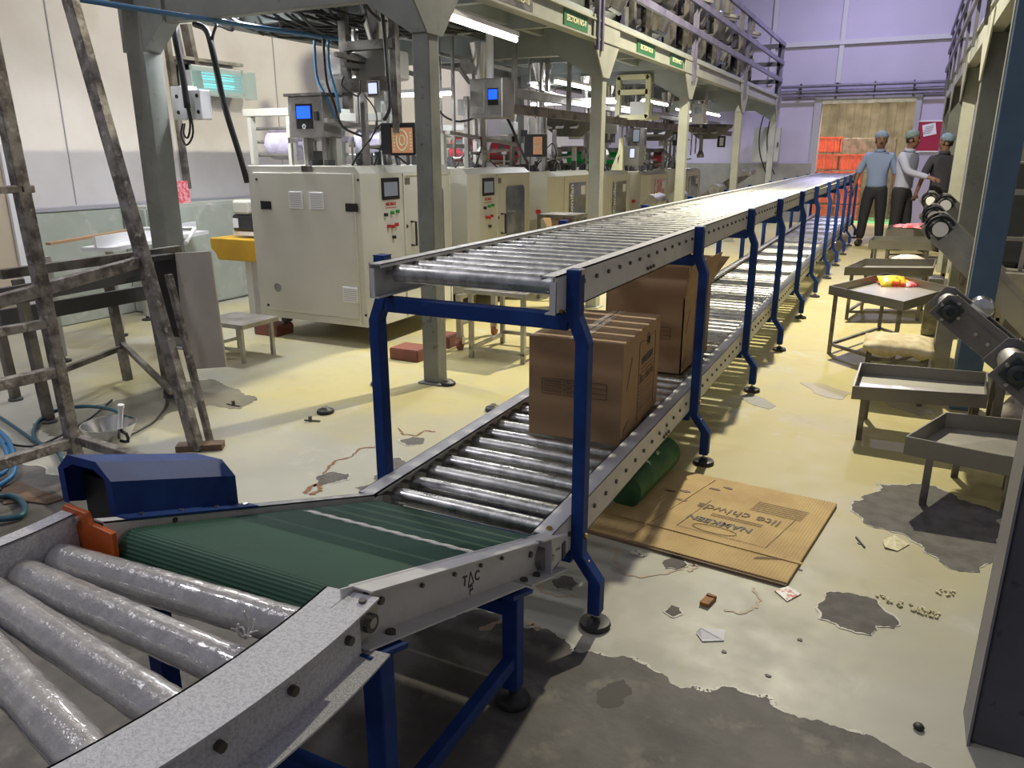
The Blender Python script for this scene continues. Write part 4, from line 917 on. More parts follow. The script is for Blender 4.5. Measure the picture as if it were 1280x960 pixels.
cbox((458,101,474,121),4.70,.05,'small display with pale screen hanging above the nearest machine','steel','screen_pale',(461,104,472,117),nm='display_screen')
cbox((475,154,520,193),4.75,.10,'black framed touch screen with orange picture beside the first platform column','black','screen_orange',(490,160,517,191),nm='touch_screen')
cbox((655,168,679,196),7.75,.10,'black framed touch screen with orange picture over the third machine','black','screen_orange',(667,171,678,193),nm='touch_screen')
cbox((785,160,802,182),11.3,.15,'grey control box with dark screen behind the second platform column','steel_worn','screen_grey',(792,162,799,177))
cbox((779,183,798,207),10.4,.2,'grey box with pale label window over the fourth machine','grey_paint','screen_pale',(788,186,793,197))
cbox((657,133,664,143),8.0,.04,'tiny display with pale screen left of the steel funnel','steel','screen_pale',(658,134,663,141),nm='display_screen')
cbox((841,165,849,182),12.2,.1,'black control box left of the third platform column','black','screen_grey',(842,168,845,175))
cbox((897,170,905,184),14.2,.1,'pale control box in front of the far end machine','black','paper',(900,172,904,182))
# white cabinet frame and others between columns 3 and 4
a=PY(773,97,9.8);c=PY(808,146,9.8); t=thing('hanging_rack','cream open steel frame with two bays hanging right of the second platform column','frame',((a.x+c.x)/2,9.8,c.z)); b=B(); mz=(a.z+c.z)/2+.06
for z in (a.z,mz,c.z): b.bb(a.x,c.x,9.8,9.86,z-.03,z+.03)
for x in (a.x,c.x): b.bb(x-.03,x+.03,9.8,9.86,c.z,a.z)
for y in (10.3,): 
    for z in (a.z,c.z): b.bb(a.x,c.x,y,y+.04,z-.02,z+.02)
    for x in (a.x,c.x): b.bb(x-.02,x+.02,9.8,y,c.z-.02,c.z+.02); b.bb(x-.02,x+.02,9.8,y,a.z-.02,a.z+.02)
b.o('frame','label_cream',t); b=B(); b.bb(a.x+.12,c.x-.05,9.95,10.2,c.z+.03,c.z+.19); b.o('junction_box','white_plastic',t)
b=B(); b.bb((a.x+c.x)/2-.03,(a.x+c.x)/2+.03,10.0,10.06,a.z,2.42); b.o('hanger','steel',t)
a=PY(866,130,12.9);c=PY(879,154,12.9); t=thing('white_cabinet','small white cabinet hanging right of the third platform column','cabinet',((a.x+c.x)/2,12.9,c.z)); b=B(); b.bb(a.x,c.x,12.9,13.1,c.z,a.z); b.o('housing','white_plastic',t,bev=.01); b=B(); b.bb(a.x+.04,c.x-.04,12.89,12.9,c.z+.15,a.z-.05); b.o('window','screen_grey',t); b=B(); b.bb(c.x-.02,c.x+.02,13,13.04,a.z,2.42); b.o('hanger','steel',t)
# cream triangular bracket on the fourth machine
a=PY(765,210,9.6); t=thing('support_bracket','cream triangular support bracket standing on the fourth machine','bracket',(a.x,9.6,1.19)); b=B(); p1,p2,p3,p4=PY(763,213,9.6),PY(778,213,9.6),PY(779,172,9.6),PY(774,172,9.6); b.prism([p1,p2,p3,p4,PY(773,188,9.6)],(0,.04,0)); b.o('plate','label_cream',t)
b=B(); p1,p2,p3=PY(772,198,9.6),PY(775,193,9.6),PY(772,206,9.6); b.prism([p1+Vector((0,-.002,0)),p2+Vector((0,-.002,0)),p3+Vector((0,-.002,0))],(0,.002,0)); b.o('slot','black',t)
# take-off rollers beside machines
for i,(px,py,Y) in enumerate(((812,252,9.8),(842,248,10.9),(892,237,12.8),(935,216,16.0),(925,217,15.5))):
    p=PY(px,py,Y); t=thing('take_off_roller',['steel end drum of the take-off conveyor by the fourth machine','steel end drum of the next take-off conveyor behind it','steel end drum of the take-off conveyor by the fifth machine','farthest small steel drum behind the conveyor rail','small steel drum near the far end of the conveyor'][i],'roller',(p.x,Y,p.z),'steel end drums of take-off conveyors'); r=.085 if i<3 else .06
    b=B(); b.cyl((p.x,Y,p.z),(p.x+.02,Y+.42,p.z+.01),r,seg=20); b.o('drum','steel',t,smooth=True)
    b=B(); b.prism([(p.x+.05,Y+.02,p.z-.06),(p.x-.5,Y+.02,p.z-.42),(p.x-.5,Y+.02,p.z-.30),(p.x+.02,Y+.02,p.z+.06)],(0,.02,0)); b.o('side_plate','steel_worn',t)
    b=B(); b.bb(p.x-.42,p.x-.38,Y,Y+.04,0,p.z-.2); b.bb(p.x-.42,p.x-.38,Y+.38,Y+.42,0,p.z-.2); b.bb(p.x-.46,p.x-.34,Y,Y+.42,.12,.15); b.o('stand','steel',t)
p=PY(692,284,7.0); t=thing('cardboard_tray','shallow cardboard tray standing open beside the third machine','tray',(p.x,7.0,p.z)); a=[PY(678,272,7.0),PY(686,287,7.0),PY(728,281,7.2),PY(722,273,7.2)]
b=B(); b.prism(a,(0,.02,-.01)); b.o('tray','carton',t); a0=P(683,275,Z=0)
b=B(); b.bb(p.x-.2,p.x+.2,7.05,7.4,.80,.84); b.bb(p.x-.2,p.x-.17,7.05,7.08,0,.8); b.bb(p.x+.17,p.x+.2,7.05,7.08,0,.8); b.bb(p.x-.2,p.x-.17,7.37,7.4,0,.8); b.bb(p.x+.17,p.x+.2,7.37,7.4,0,.8); tag(b.o('small_table','steel_worn'),'small steel table beside the third machine behind the conveyor','table')
# ---------------- multihead weighers on the deck
def weigher(x,y,lab,first=None):
    t=thing('multihead_weigher',lab,'weighing machine',(x,y,2.54),'multihead weighers standing on the platform deck')
    z=2.54
    b=B(); b.cyl((x,y,z+.55),(x,y,z+.80),.26,seg=20); b.o('drum','dark_grey',t,smooth=True)
    b=B(); b.lathe([(.0,z+1.06),(.16,z+1.0),(.36,z+.93),(.37,z+.90),(0,z+.90)],(x,y,0),(0,0,1),24); b.o('feed_cone','steel_bright',t,smooth=True)
    for k in range(10):
        a=2*math.pi*k/10; c_,s_=math.cos(a),math.sin(a); M_=Matrix.Translation((x,y,z))@Matrix.Rotation(a,4,'Z')
        b=B(); b.box((.47,0,.86),(.26,.13,.04),(0,R(12),0)); b.loft([(.38,-.07,.74),(.56,-.07,.74),(.56,.07,.74),(.38,.07,.74)],[(.36,-.07,.56),(.48,-.07,.50),(.48,.07,.50),(.36,.07,.56)]); b.b.transform(M_); b.o('upper_bucket','steel',t)
        b=B(); b.loft([(.34,-.07,.44),(.52,-.07,.44),(.52,.07,.44),(.34,.07,.44)],[(.30,-.06,.28),(.42,-.06,.22),(.42,.06,.22),(.30,.06,.28)]); b.b.transform(M_); b.o('lower_bucket','steel_bright' if k%2 else 'steel',t)
        b=B(); b.box((.30,0,.52),(.08,.09,.20)); b.box((.28,.0,.38),(.06,.05,.12)); b.b.transform(M_); b.o('actuator','black',t)
    b=B(); b.lathe([(.36,z+.20),(.10,z+.0),(.10,z-.02)],(x,y,0),(0,0,1),16); b.o('collecting_funnel','steel',t,smooth=True)
    for (dx,dy) in ((-.38,-.5),(.38,-.5),(-.38,.5),(.38,.5)):
        b=B(); b.bb(x+dx-.03,x+dx+.03,y+dy-.03,y+dy+.03,z,z+1.2); b.o('leg','steel_worn',t)
    b=B(); b.bb(x-.45,x+.45,y-.5,y+.5,z+.16,z+.2) if False else b.bb(x-.41,x+.41,y-.52,y-.48,z+.5,z+.56); b.o('frame_bar','steel_worn',t)
    b=B(); b.lathe([(.20,z+1.6),(.12,z+1.2),(.11,z+1.15)],(x,y,0),(0,0,1),16); b.o('infeed_hopper','yellow_cover' if first else 'steel',t,smooth=True)
    return t
W0=weigher(-3.15,7.9,'multihead weigher nearest the camera on the deck behind the first railing post')
for y,l in ((9.5,'multihead weigher on the deck just before the second railing post'),(11.1,'multihead weigher on the deck just past the second railing post'),(12.8,'multihead weigher on the deck, second from the far end'),(14.7,'farthest multihead weigher on the deck before the end railing')):
    dup(W0,(-3.15,y,2.54),l)
t=thing('yellow_hopper','yellow coated bulk hopper on the deck at the top edge of the picture','hopper',(-3.0,6.1,2.54)); b=B()
b.loft([(-3.2,5.6,2.75),(-2.75,5.6,2.75),(-2.75,6.5,2.75),(-3.2,6.5,2.75)],[(-3.5,5.4,3.2),(-2.7,5.4,3.2),(-2.7,6.7,3.2),(-3.5,6.7,3.2)]); b.o('bin','yellow_cover',t,bev=.01)
b=B(); b.bb(-3.2,-2.75,5.6,6.5,2.54,2.75); b.o('base','steel_worn',t)
# castor trolley and steel table between machine row and conveyor
def steel_table(lab,name,x0,x1,y0,y1,z,grp=None,top='steel',low=.06,th=.03):
    t=thing(name,lab,'table',((x0+x1)/2,(y0+y1)/2,0),grp)
    b=B(); b.bb(x0-.02,x1+.02,y0-.02,y1+.02,z-th,z); b.o('table_top',top,t,bev=.003)
    for x in (x0,x1-.03):
        for y in (y0,y1-.03): b=B(); b.bb(x,x+.03,y,y+.03,0,z-th); b.o('leg','steel',t)
    b=B(); b.bb(x0,x1,y0,y0+.025,low,low+.025); b.bb(x0+.0,x0+.025,y0,y1,low,low+.025); b.bb(x1-.025,x1,y0,y1,low,low+.025); b.bb(x0,x1,y1-.025,y1,low+.02,low+.045); b.o('foot_rail','steel',t); return t
tb=steel_table('low steel table with a plain top between the machines and the conveyor','steel_table',-2.66,-2.22,4.66,5.18,.50)
b=B(); b.box((-2.42,4.95,.525),(.42,.20,.05),(0,0,R(8))); tag(b.o('brown_tray','brick_red'),'reddish brown flat box lying on the low steel table','box')
t=thing('castor_frame','small steel frame on red castors beside the platform column','trolley',(-2.85,5.0,0))
for (x,y) in ((-2.83,4.83),(-2.83,5.38)):
    b=B(); b.bb(x-.02,x+.02,y-.02,y+.02,.10,.42); b.o('leg','steel',t)
    b=B(); b.cyl((x-.012,y-.0,.042),(x+.012,y,.042),.040,seg=16); b.o('castor_wheel','brick_red',t,smooth=True); b=B(); b.bb(x-.03,x+.03,y-.015,y+.015,.055,.11); b.o('castor_fork','steel_bright',t)
b=B(); b.bar((-2.83,4.83,.40),(-2.83,5.38,.40),.03,.03); b.bar((-2.83,4.83,.20),(-2.83,5.38,.20),.025,.025); b.o('side_bar','steel',t)
# black adjustable feet lying on the floor
for x,y,l in ((407,516,'loose black machine foot on the floor, leftmost'),(473,481,'loose black machine foot just left of the platform column'),(560,481,'loose black machine foot just right of the platform column'),(617,513,'loose black machine foot near the left rail of the lower conveyor')):
    p=P(x,y,Z=0); t=thing('machine_foot',l,'machine foot',(p.x,p.y,0),'loose black machine feet on the floor')
    b=B(); b.lathe([(.047,0),(.05,.006),(.046,.018),(.02,.030),(.016,.034),(0,.034)],(p.x,p.y,.001),(0,0,1),22); b.o('foot_pad','rubber',t,smooth=True); b=B(); b.lathe([(.018,.030),(.018,.036),(0,.036)],(p.x,p.y,.001),(0,0,1),6); b.o('threaded_socket','steel_bright',t)
# ================================================================ LEFT AREA
# yellow gear unit
t=thing('gear_motor','ochre yellow gear housing with dark blue motor left of the nearest machine','gear motor',(-4.75,4.95,.5))
a=PY(262,297,4.7);c=PY(318,328,4.7); b=B(); b.prism([(a.x,4.7,a.z),(c.x+.15,4.7,a.z),(c.x+.15,4.7,c.z),(a.x+.07,4.7,c.z),(a.x+.05,4.7,c.z+.05),(a.x,4.7,c.z+.09)],(0,.25,0)); b.o('housing','yellow_paint',t,bev=.008)
a=PY(289,268,4.8);c=PY(312,290,4.8); b=B(); b.cyl((a.x+.02,4.85,c.z),(a.x+.02,4.85,c.z),.01) if False else b.bb(a.x,c.x+.12,4.8,4.98,c.z,a.z); b.o('motor','black_gloss',t,bev=.02)
a2=PY(289,250,4.8); b=B(); b.bb(a2.x,a2.x+.18,4.8,4.95,a.z,a2.z); b.o('motor_cover','cream_paint',t,bev=.02)
b=B(); b.bb(a.x+.02,a.x+.07,4.79,4.80,c.z+.03,a.z-.03); b.o('rating_plate','paper',t); b=B(); b.bb(a.x-.0,c.x+.12,4.8,4.98,c.z-.03,c.z); b.bb(a.x+.05,a.x+.12,4.85,4.92,0,c.z-.1); b.o('flange','white_plastic',t)
# small low platform tray by the machine
t=thing('low_steel_stand','low stainless stand with curled top beside the nearest machine','stand',(-4.45,3.9,0)); b=B(); q=[P(283,398,Z=.27),P(320,388,Z=.27)]
b.bb(-4.35,-3.95,3.80,4.15,.25,.28); b.cyl((-4.37,3.80,.255),(-4.37,4.15,.255),.025,seg=10); b.o('stand_top','steel',t,smooth=True)
for x in (-4.33,-4.0):
    for y in (3.83,4.12): b=B(); b.bb(x-.012,x+.012,y-.012,y+.012,0,.25); b.o('leg','steel',t)
b=B(); b.bb(-4.33,-4.0,3.82,3.84,.08,.10); b.bb(-4.34,-4.32,3.83,4.12,.08,.10); b.o('foot_rail','steel',t)
# insect killer lamp
a=P(219,74,X=-6.4);c=P(290,122,X=-6.4); t=thing('insect_killer','turquoise glowing insect killer lamp in a clear and white case on the left wall','insect killer',(-6.3,(a.y+c.y)/2,c.z))
y0,y1,z1,z0=a.y,c.y,a.z,c.z
b=B(); b.bb(-6.40,-6.38,y0,y1,z0,z1); b.bb(-6.40,-6.22,y0,y1,z1-.10,z1-.05); b.bb(-6.40,-6.22,y0,y0+.02,z0,z1-.05); b.bb(-6.40,-6.22,y1-.02,y1,z0,z1-.05); b.bb(-6.4,-6.22,y0,y1,z0,z0+.03); b.o('case','white_plastic',t)
for z in (z0+.09,z0+.16,z0+.22):
    b=B(); b.cyl((-6.34,y0+.03,z),(-6.34,y1-.03,z),.02,seg=10); b.o('uv_tube','uv_glow',t,smooth=True)
b=B()
for k in range(9): b.cyl((-6.24,y0+.02,z0+.05+k*.026),(-6.24,y1-.02,z0+.05+k*.026),.003,seg=6)
b.o('guard_grille','steel_bright',t); b=B(); b.bb(-6.21,-6.205,y0-.02,y1+.16,z0-.02,z1-.06); b.bb(-6.38,-6.21,y1+.155,y1+.16,z0-.02,z1-.06); b.o('clear_cover','clear_plastic',t)
b=B(); b.bb(-6.40,-6.25,y0-.05,y1+.05,z1-.01,z1+.02); b.o('bracket','steel',t)
# junction box with cables, conduit
X_=-4.55
t=thing('junction_box','grey junction box with looping black cables behind the left platform column','junction box',(-4.4,4.2,1.6))
a=PY(212,108,4.2);c=PY(253,149,4.2); b=B(); b.bb(a.x,a.x+.14,4.2,4.32,c.z,a.z); b.bb(a.x+.15,c.x,4.2,4.30,c.z,a.z-.03); b.o('housing','white_plastic',t,bev=.006)
b=B()
for dx in (.06,.21+.05): 
    for z in (c.z+.05,a.z-.07): b.cyl((a.x+dx,4.195,z),(a.x+dx,4.2,z),.014,seg=10)
b.o('gland','black',t)
b=B(); x0=a.x+.14
b.tube([(x0+.05,4.15,2.40),(x0+.03,4.15,2.2),(x0+.06,4.15,1.95),(x0+.07,4.15,1.72)],.022,8,3)
b.tube([(x0+.06,4.15,1.75),(x0+.08,4.15,1.62),(x0+.04,4.15,1.52),(x0-.03,4.18,1.55),(x0-.03,4.2,1.62)],.007,6,3)
b.tube([(x0+.08,4.15,1.75),(x0+.10,4.15,1.56),(x0+.02,4.15,1.47),(x0-.06,4.18,1.54),(x0-.05,4.2,1.62)],.007,6,3); b.o('cable','cable',t,smooth='all')
b=B(); b.bar(P(206,32,X=-6.3),P(235,236,X=-6.3),.05,.05); b.bar(P(232,30,X=-6.3),P(248,110,X=-6.3),.10,.05); b.o('conduit','steel_worn',t)
b=B(); b.tube([PY(243,30,4.3),PY(258,38,4.3),PY(266,65,4.3),PY(280,130,4.4),PY(300,195,4.5),PY(309,228,4.55)],.022,8,3); tag(b.o('power_cable','cable',smooth='all'),'thick black cable hanging from the platform down to the nearest machine','cable')
b=B(); b.tube([PY(271,30,4.3),PY(266,45,4.3),PY(265,62,4.3)],.010,6,2); tag(b.o('branch_cable','cable',smooth='all'),'thin black branch cable joining the thick hanging cable near the deck','cable')
for i,pts in enumerate(([(393,50),(396,95),(407,120),(420,148)],[(404,48),(408,100),(418,130),(428,158),(452,170)],[(410,50),(412,85),(421,120),(425,140)])):
    b=B(); b.tube([PY(x,y,4.66) for x,y in pts],.009,6,3); tag(b.o('air_hose','cable_blue' if i!=1 else 'cable',smooth='all'),['blue air hose dropping to the control box, leftmost','black hose curving down behind the control box','light blue air hose dropping to the control box, rightmost'][i],'hose')
for i,(pts,r) in enumerate((([(478,15),(482,60),(487,110),(487,135),(480,150)],.014),([(545,130),(555,145),(575,152),(600,145)],.010),([(627,135),(640,160),(650,185),(660,205)],.012),([(455,118),(470,140),(468,165),(450,190)],.005),([(430,95),(428,108),(448,120),(450,100)],.006))):
    b=B(); b.tube([PY(x,y,4.66 if i in (0,3,4) else 6.3) for x,y in pts],r,6,3); tag(b.o('hanging_cable','cable',smooth='all'),['black cable curving down left of the first platform column','black cable sagging to the second control box','black cable from the second control box to the next machine','thin cable below the small pale display','thin looped cable under the deck'][i],'cable')
b=B()
for k in range(60):
    rn=random.Random(k); x=-4.7+rn.random()*1.5; y=4.2+rn.random()*1.2; b.tube([(x,y,2.38),(x+rn.uniform(-.2,.2),y+rn.uniform(.1,.5),2.30+rn.random()*.05),(x+rn.uniform(-.3,.3),y+rn.uniform(.5,1),2.36)],.010,5,2)
tag(b.o('cable_tangle','cable'),'tangle of dark cables slung under the near end of the deck','cables',kind='stuff')
# packets standing on the ledge
a=P(229,256,X=-6.1); t=thing('snack_packet','red and pink snack packet standing on the left wall ledge','packet',(a.x,a.y,.965)); b=B(); b.loft([(a.x-.03,a.y-.07,.966),(a.x+.03,a.y-.07,.966),(a.x+.03,a.y+.07,.966),(a.x-.03,a.y+.07,.966)],[(a.x-.006,a.y-.075,1.17),(a.x+.006,a.y-.075,1.17),(a.x+.006,a.y+.075,1.17),(a.x-.006,a.y+.075,1.17)]); b.o('pouch','packet_pink',t)
# stainless frame conveyor on the left with end plate
t=thing('steel_work_frame','worn stainless conveyor frame with an upright end plate behind the ladder','steel frame',(-4.1,3.0,0))
a=PY(222,318,3.3);c=PY(280,458,3.3)
b=B(); b.prism([(a.x,3.28,.835),(c.x+.01,3.28,.86),(c.x+.04,3.28,.16),(a.x-.02,3.28,.10)],(0,.012,0)); b.o('end_plate','steel_plate',t,bev=.003)
b=B(); b.bb(a.x-.26,a.x,3.05,3.28,.80,.83); b.bb(a.x-.22,a.x,3.3,3.34,.30,.82); b.o('hopper_side','black',t)
def sb(p0,p1,w,h,m,nm='frame_rail'):
    b=B(); b.bar(p0,p1,w,h); return b.o(nm,m,t)
sb(P(0,343,Z=.80),P(225,312,Z=.84),.05,.05,'steel_worn'); sb(P(0,372,Z=.72),P(180,340,Z=.74),.03,.09,'dark_grey')
sb(P(0,398,Z=.55),P(215,360,Z=.56),.03,.09,'dark_grey'); 
p=P(160,475,Z=0); q=P(145,330,Y=p.y); sb(p,(p.x-.06,p.y,.8),.045,.045,'steel_worn','leg'); sb((p.x,p.y,.22),P(60,470,Z=.22),.03,.03,'steel_worn'); sb((p.x,p.y,.24),P(215,490,Z=.10),.03,.03,'steel_worn')
for x,y in ((62,528),(20,500),(213,496)):
    p=P(x,y,Z=0); sb(p+Vector((0,0,.02)),p+Vector((-.05,0,.78)),.045,.045,'steel_worn','leg')
    b=B(); b.lathe([(.04,0),(.04,.012),(.012,.02),(.012,.07),(0,.07)],p,(0,0,1),14); b.o('machine_foot','dark_grey',t)
# back tray table
t=thing('white_tray_table','long white slatted tray table along the left wall plinth','tray table',(-5.5,4.2,0))
sb(P(60,305,Z=.74),P(160,288,Z=.78),.06,.02,'carton','tray_board'); b=B(); p0,p1=P(120,312,Z=.72),P(245,290,Z=.72); b.bar(p0,p1,.25,.03); b.bar(p0+Vector((0,0,.05)),p1+Vector((0,0,.05)),.02,.09); b.o('tray','white_plastic',t)
b=B(); b.tube([P(178,300,Z=.8),P(178,286,Z=.85),P(243,286,Z=.85),P(232,304,Z=.80)],.015,6,0); b.o('tray_rim','white_plastic',t)
for x,y in ((80,452),(152,420),(185,400)):
    p=P(x,y,Z=0); b=B(); b.bb(p.x-.02,p.x+.02,p.y-.02,p.y+.02,.04,.74); b.o('leg','grey_paint',t); b=B(); b.lathe([(.05,0),(.05,.012),(.015,.02),(.012,.05),(0,.05)],p,(0,0,1),14); b.o('machine_foot','black',t)
# dirty step frame (ladder)
XLd=-3.2
def PX(x,y): return P(x,y,X=XLd)
ld=thing('step_ladder','dirty paint-spattered metal step frame standing at the left edge of the picture','ladder',(-3.2,2.1,0))
def lb(p0,p1,w,h,nm): 
    b=B(); b.bar(p0,p1,w,h,up=(1,0,.001) if abs((Vector(p1)-Vector(p0)).normalized().z)>.8 else (0,0,1)); return b.o(nm,'ladder_metal',ld,bev=.004)
pb=P(99,590,X=XLd); pm=PX(46,330); pt=PX(-8,70); pt2=pt+(pt-pm)*.6
lb((XLd,pb.y+.0,0.0),pm,.05,.05,'stile'); lb(pm,pt2,.055,.045,'stile')
rf=P(247,563,Z=0.0); rt_=Vector((-3.434,2.5,2.062)); lb(rf,rt_+(rt_-rf)*.35,.045,.065,'brace_rail')
rf2=rf+Vector((-.02,.10,0)); lb(rf2,(-3.13,2.58,.85),.03,.03,'brace_rail')
ym=pm.y
for (l,r,h) in ((( -60,393),(172,328),.05),((-60,425),(60,404),.035),((-60,494),(78,463),.045),((-60,598),(100,549),.045),((-40,238),(40,236),.03)):
    a_,c_=PX(*l),PX(*r); d_=a_-c_; lb(c_+d_*((1.45-c_.y)/d_.y),c_,.045,h,'rung')
lb(PX(98,549),P(180,575,Y=1.95),.04,.04,'base_bar')
lb((XLd,1.45,0),(XLd-.0,1.45,2.6),.05,.05,'stile')
b=B(); b.box((rf.x-.0,rf.y+.02,.016),(.22,.07,.03),(0,0,R(35))); tag(b.o('wood_block','wood'),'small piece of dark wood under the foot of the leaning ladder rail','wood block')
# bowl with probe, hoses
p=P(140,556,Z=0); bt_=thing('steel_funnel_bucket','shiny steel cone-shaped bucket standing on the floor behind the blue guard','bucket',(p.x,p.y,0))
b=B(); b.lathe([(.0,.005),(.065,.005),(.125,.115),(.131,.115),(.07,0),(0,0)],p,(0,0,1),32); b.o('bowl','steel_bright',bt_,smooth=True)
b=B(); b.tube([(p.x+.10,p.y-.02,.10),(p.x+.15,p.y-.02,.09),(p.x+.155,p.y-.02,.05),(p.x+.10,p.y-.02,.045)],.008,6,1); b.o('handle','black',bt_)
b=B(); b.cyl((p.x+.04,p.y+.02,.05),(p.x+.07,p.y+.03,.20),.012,seg=8); b.cyl((p.x+.07,p.y+.03,.20),(p.x+.073,p.y+.03,.215),.016,seg=8); tag(b.o('dip_rod','white_plastic',smooth=True),'white rod leaning inside the shiny steel bucket','rod')
def hose(pts,r,m,lab,z=.015):
    b=B(); b.tube([P(x,y,Z=zz) for x,y,zz in pts],r,8,4); tag(b.o('hose',m,smooth='all'),lab,'hose')
hose([(155,520,.12),(140,512,.14),(110,508,.10),(75,512,.06),(50,525,.02),(42,545,.02),(60,560,.02),(90,562,.02)],.010,'hose_teal','teal hose looping behind the ladder into the steel bucket')
hose([(-10,515,.02),(20,535,.02),(45,552,.02),(70,562,.02),(85,590,.02),(110,600,.02)],.009,'hose_teal','teal hose lying from the left edge toward the blue guard')
hose([(-15,530,.05),(8,548,.06),(18,575,.05),(15,595,.03),(-10,612,.02)],.012,'cable_blue','bright blue hose coil at the left edge of the floor')
hose([(-15,540,.05),(2,552,.06),(10,575,.05),(6,590,.03),(-15,600,.02)],.010,'cable_blue','inner turn of the bright blue hose at the left edge')
hose([(-10,622,.02),(15,620,.02),(30,632,.02),(25,645,.02),(-10,650,.02)],.013,'hose_teal','dark hose ring on the dirty concrete at the left edge')
hose([(-5,552,.015),(40,558,.015),(75,545,.015),(110,525,.015),(140,500,.015)],.006,'cable','thin black cable crossing the floor behind the ladder')
hose([(205,490,.05),(208,505,.015),(195,525,.015),(178,536,.015),(160,545,.015)],.006,'cable','black cable trailing from the steel frame to the bucket')
b=B(); fp=[P(x,y,Z=0) for x,y in ((2,610),(25,603),(45,612),(80,625),(60,632),(30,628),(5,632))]; b.prism([v+Vector((0,0,.002)) for v in fp],(0,0,.006)); tag(b.o('wet_cardboard','wood'),'crumpled wet brown cardboard scrap on the dirty concrete at the left','cardboard')
# ================================================================ RIGHT PLATFORM
XA=.435
RP=thing('right_platform','raised steel platform with black railings along the right side of the aisle','platform',(.6,9,0))
b=B(); b.bb(.315,.52,1.915,2.03,0,3.2); b.o('column','column_shaded',RP,bev=.006)  # shade on the front face is put into this dark colour
b=B(); b.bb(.309,.3145,1.90,2.035,0,3.2); b.o('column_edge','column_lit_side',RP)  # strip for the lit left side, its light put into the colour
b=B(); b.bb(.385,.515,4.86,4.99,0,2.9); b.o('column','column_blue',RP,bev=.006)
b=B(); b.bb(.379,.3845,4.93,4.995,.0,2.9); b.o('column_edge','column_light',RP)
for i,y in enumerate((7.9,10.9,13.9,16.6)):
    w_=.165 if i<1 else .155
    b=B(); b.bb(XA+.02*(i<2)+.02*(i>0),XA+.02+w_,y,y+.15,0,2.36); b.o('column',('column_light' if i==1 else 'column_paint'),RP,bev=.006)  # second column takes a paler colour to show it lit
    b=B(); b.prism([(XA+.01,y-.40,2.5),(XA+.01,y-.40,2.38),(XA+.01,y+.0,2.0),(XA+.01,y+.15,2.0),(XA+.01,y+.5,2.38),(XA+.01,y+.5,2.5)],(.012,0,0)); b.o('gusset_plate','column_light',RP)
    b=B(); b.bb(XA+.02,2.6,y+.03,y+.11,2.3,2.5); b.o('cross_beam','column_paint',RP)
b=B(); b.bb(XA+.02,XA+.12,5.1,16.9,2.36,2.55); b.bb(XA,XA+.14,5.1,16.9,2.55,2.565); b.o('edge_beam','column_light',RP)
b=B(); b.bb(XA+.12,3.2,5.1,16.9,2.56,2.59); b.o('deck','deck_under',RP)
for y in (7.9,9.4,10.9,12.4,13.9,15.4,16.7):
    b=B(); b.bb(XA-.03,XA,y-.03,y+.03,2.42,3.5); b.o('railing_post','dark_grey',RP)
for z in (3.47,3.15,2.85):
    b=B(); b.bb(XA-.06,XA-.03,5.1,16.8,z-.035,z+.035); b.bb(XA-.0605,XA-.055,5.1,16.8,z+.02,z+.036); b.o('handrail','rail_purple',RP)
# machinery seen between the columns on the right
t=thing('bagging_frame','pale steel machine frame seen right of the blue column','machine frame',(1.1,6.8,0))
a=P(1262,250,Y=7.5); 
b=B(); b.bb(a.x,a.x+.12,7.5,7.6,0,2.4); b.o('post','column_light',t)
a=P(1247,250,Y=7.2); b=B(); b.bb(a.x,a.x+.03,7.2,7.23,.5,1.7); b.bb(a.x+.22,a.x+.25,7.2,7.23,.5,1.7); b.bb(a.x,a.x+.25,7.2,7.23,1.1,1.14); b.bb(a.x,a.x+.25,7.2,7.23,.75,.78); b.o('guard_frame','steel',t)
b=B(); b.bb(a.x+.02,a.x+.7,7.4,8.0,.55,1.35); b.o('machine_body','dark_grey',t,bev=.02); b=B(); b.bb(a.x+.02,a.x+.9,7.0,8.0,.42,.52); b.o('bed','steel',t); b=B(); b.bb(a.x+.1,a.x+.2,7.3,7.4,0,.42); b.bb(a.x+.7,a.x+.8,7.3,7.4,0,.42); b.o('leg','steel',t)
# ---------------- packing trays on stands
def tray(label,c,dep,legs,name='packing_tray',th=.006,low=True,lz=.07):
    "c: rim corners front-left, front-right, back-right, back-left"
    c=[Vector(p) for p in c]; t=thing(name,label,'tray table',(c[0]+c[2])/2*Vector((1,1,0)) if False else Vector(((c[0].x+c[2].x)/2,(c[0].y+c[2].y)/2,0)),'steel packing trays along the right of the aisle')
    dn=Vector((0,0,-dep)); cen=sum(c,Vector())/4
    inn=[p+(cen-p).normalized()*th*1.6 for p in c]; b=B()
    for i in range(4):
        j=(i+1)%4; b.loft([c[i],c[j],inn[j],inn[i]],[c[i]+dn,c[j]+dn,inn[j]+dn,inn[i]+dn])
    b.o('tray_rim','tray_steel',t)
    b=B(); b.prism([p+dn*.92 for p in inn],(0,0,-th)); b.o('tray_floor','tray_floor_steel',t)
    L=[c[0].lerp(c[1],a).lerp(c[3].lerp(c[2],a),d) for a,d in legs]; b0=[]
    for p in L:
        b=B(); zt=p.z-dep; b.bb(p.x-.014,p.x+.014,p.y-.014,p.y+.014,0,zt); b.o('leg','steel_worn',t); b0.append(p)
    if low and len(L)==4:
        for i,j in ((0,1),(1,2),(2,3),(3,0)):
            b=B(); b.bar((L[i].x,L[i].y,lz),(L[j].x,L[j].y,lz),.02,.02); b.o('foot_rail','steel_worn',t)
    return t
LG=((.07,.1),(.9,.1),(.9,.9),(.07,.9))
tray('stainless tray table in front, cut by the big dark column at the right edge',[(.13,3.37,.292),(.56,3.37,.262),(.60,3.80,.30),(.287,3.77,.30)],.078,((.22,.04),(.9,.1),(.9,.8),(.25,.98)),low=False)
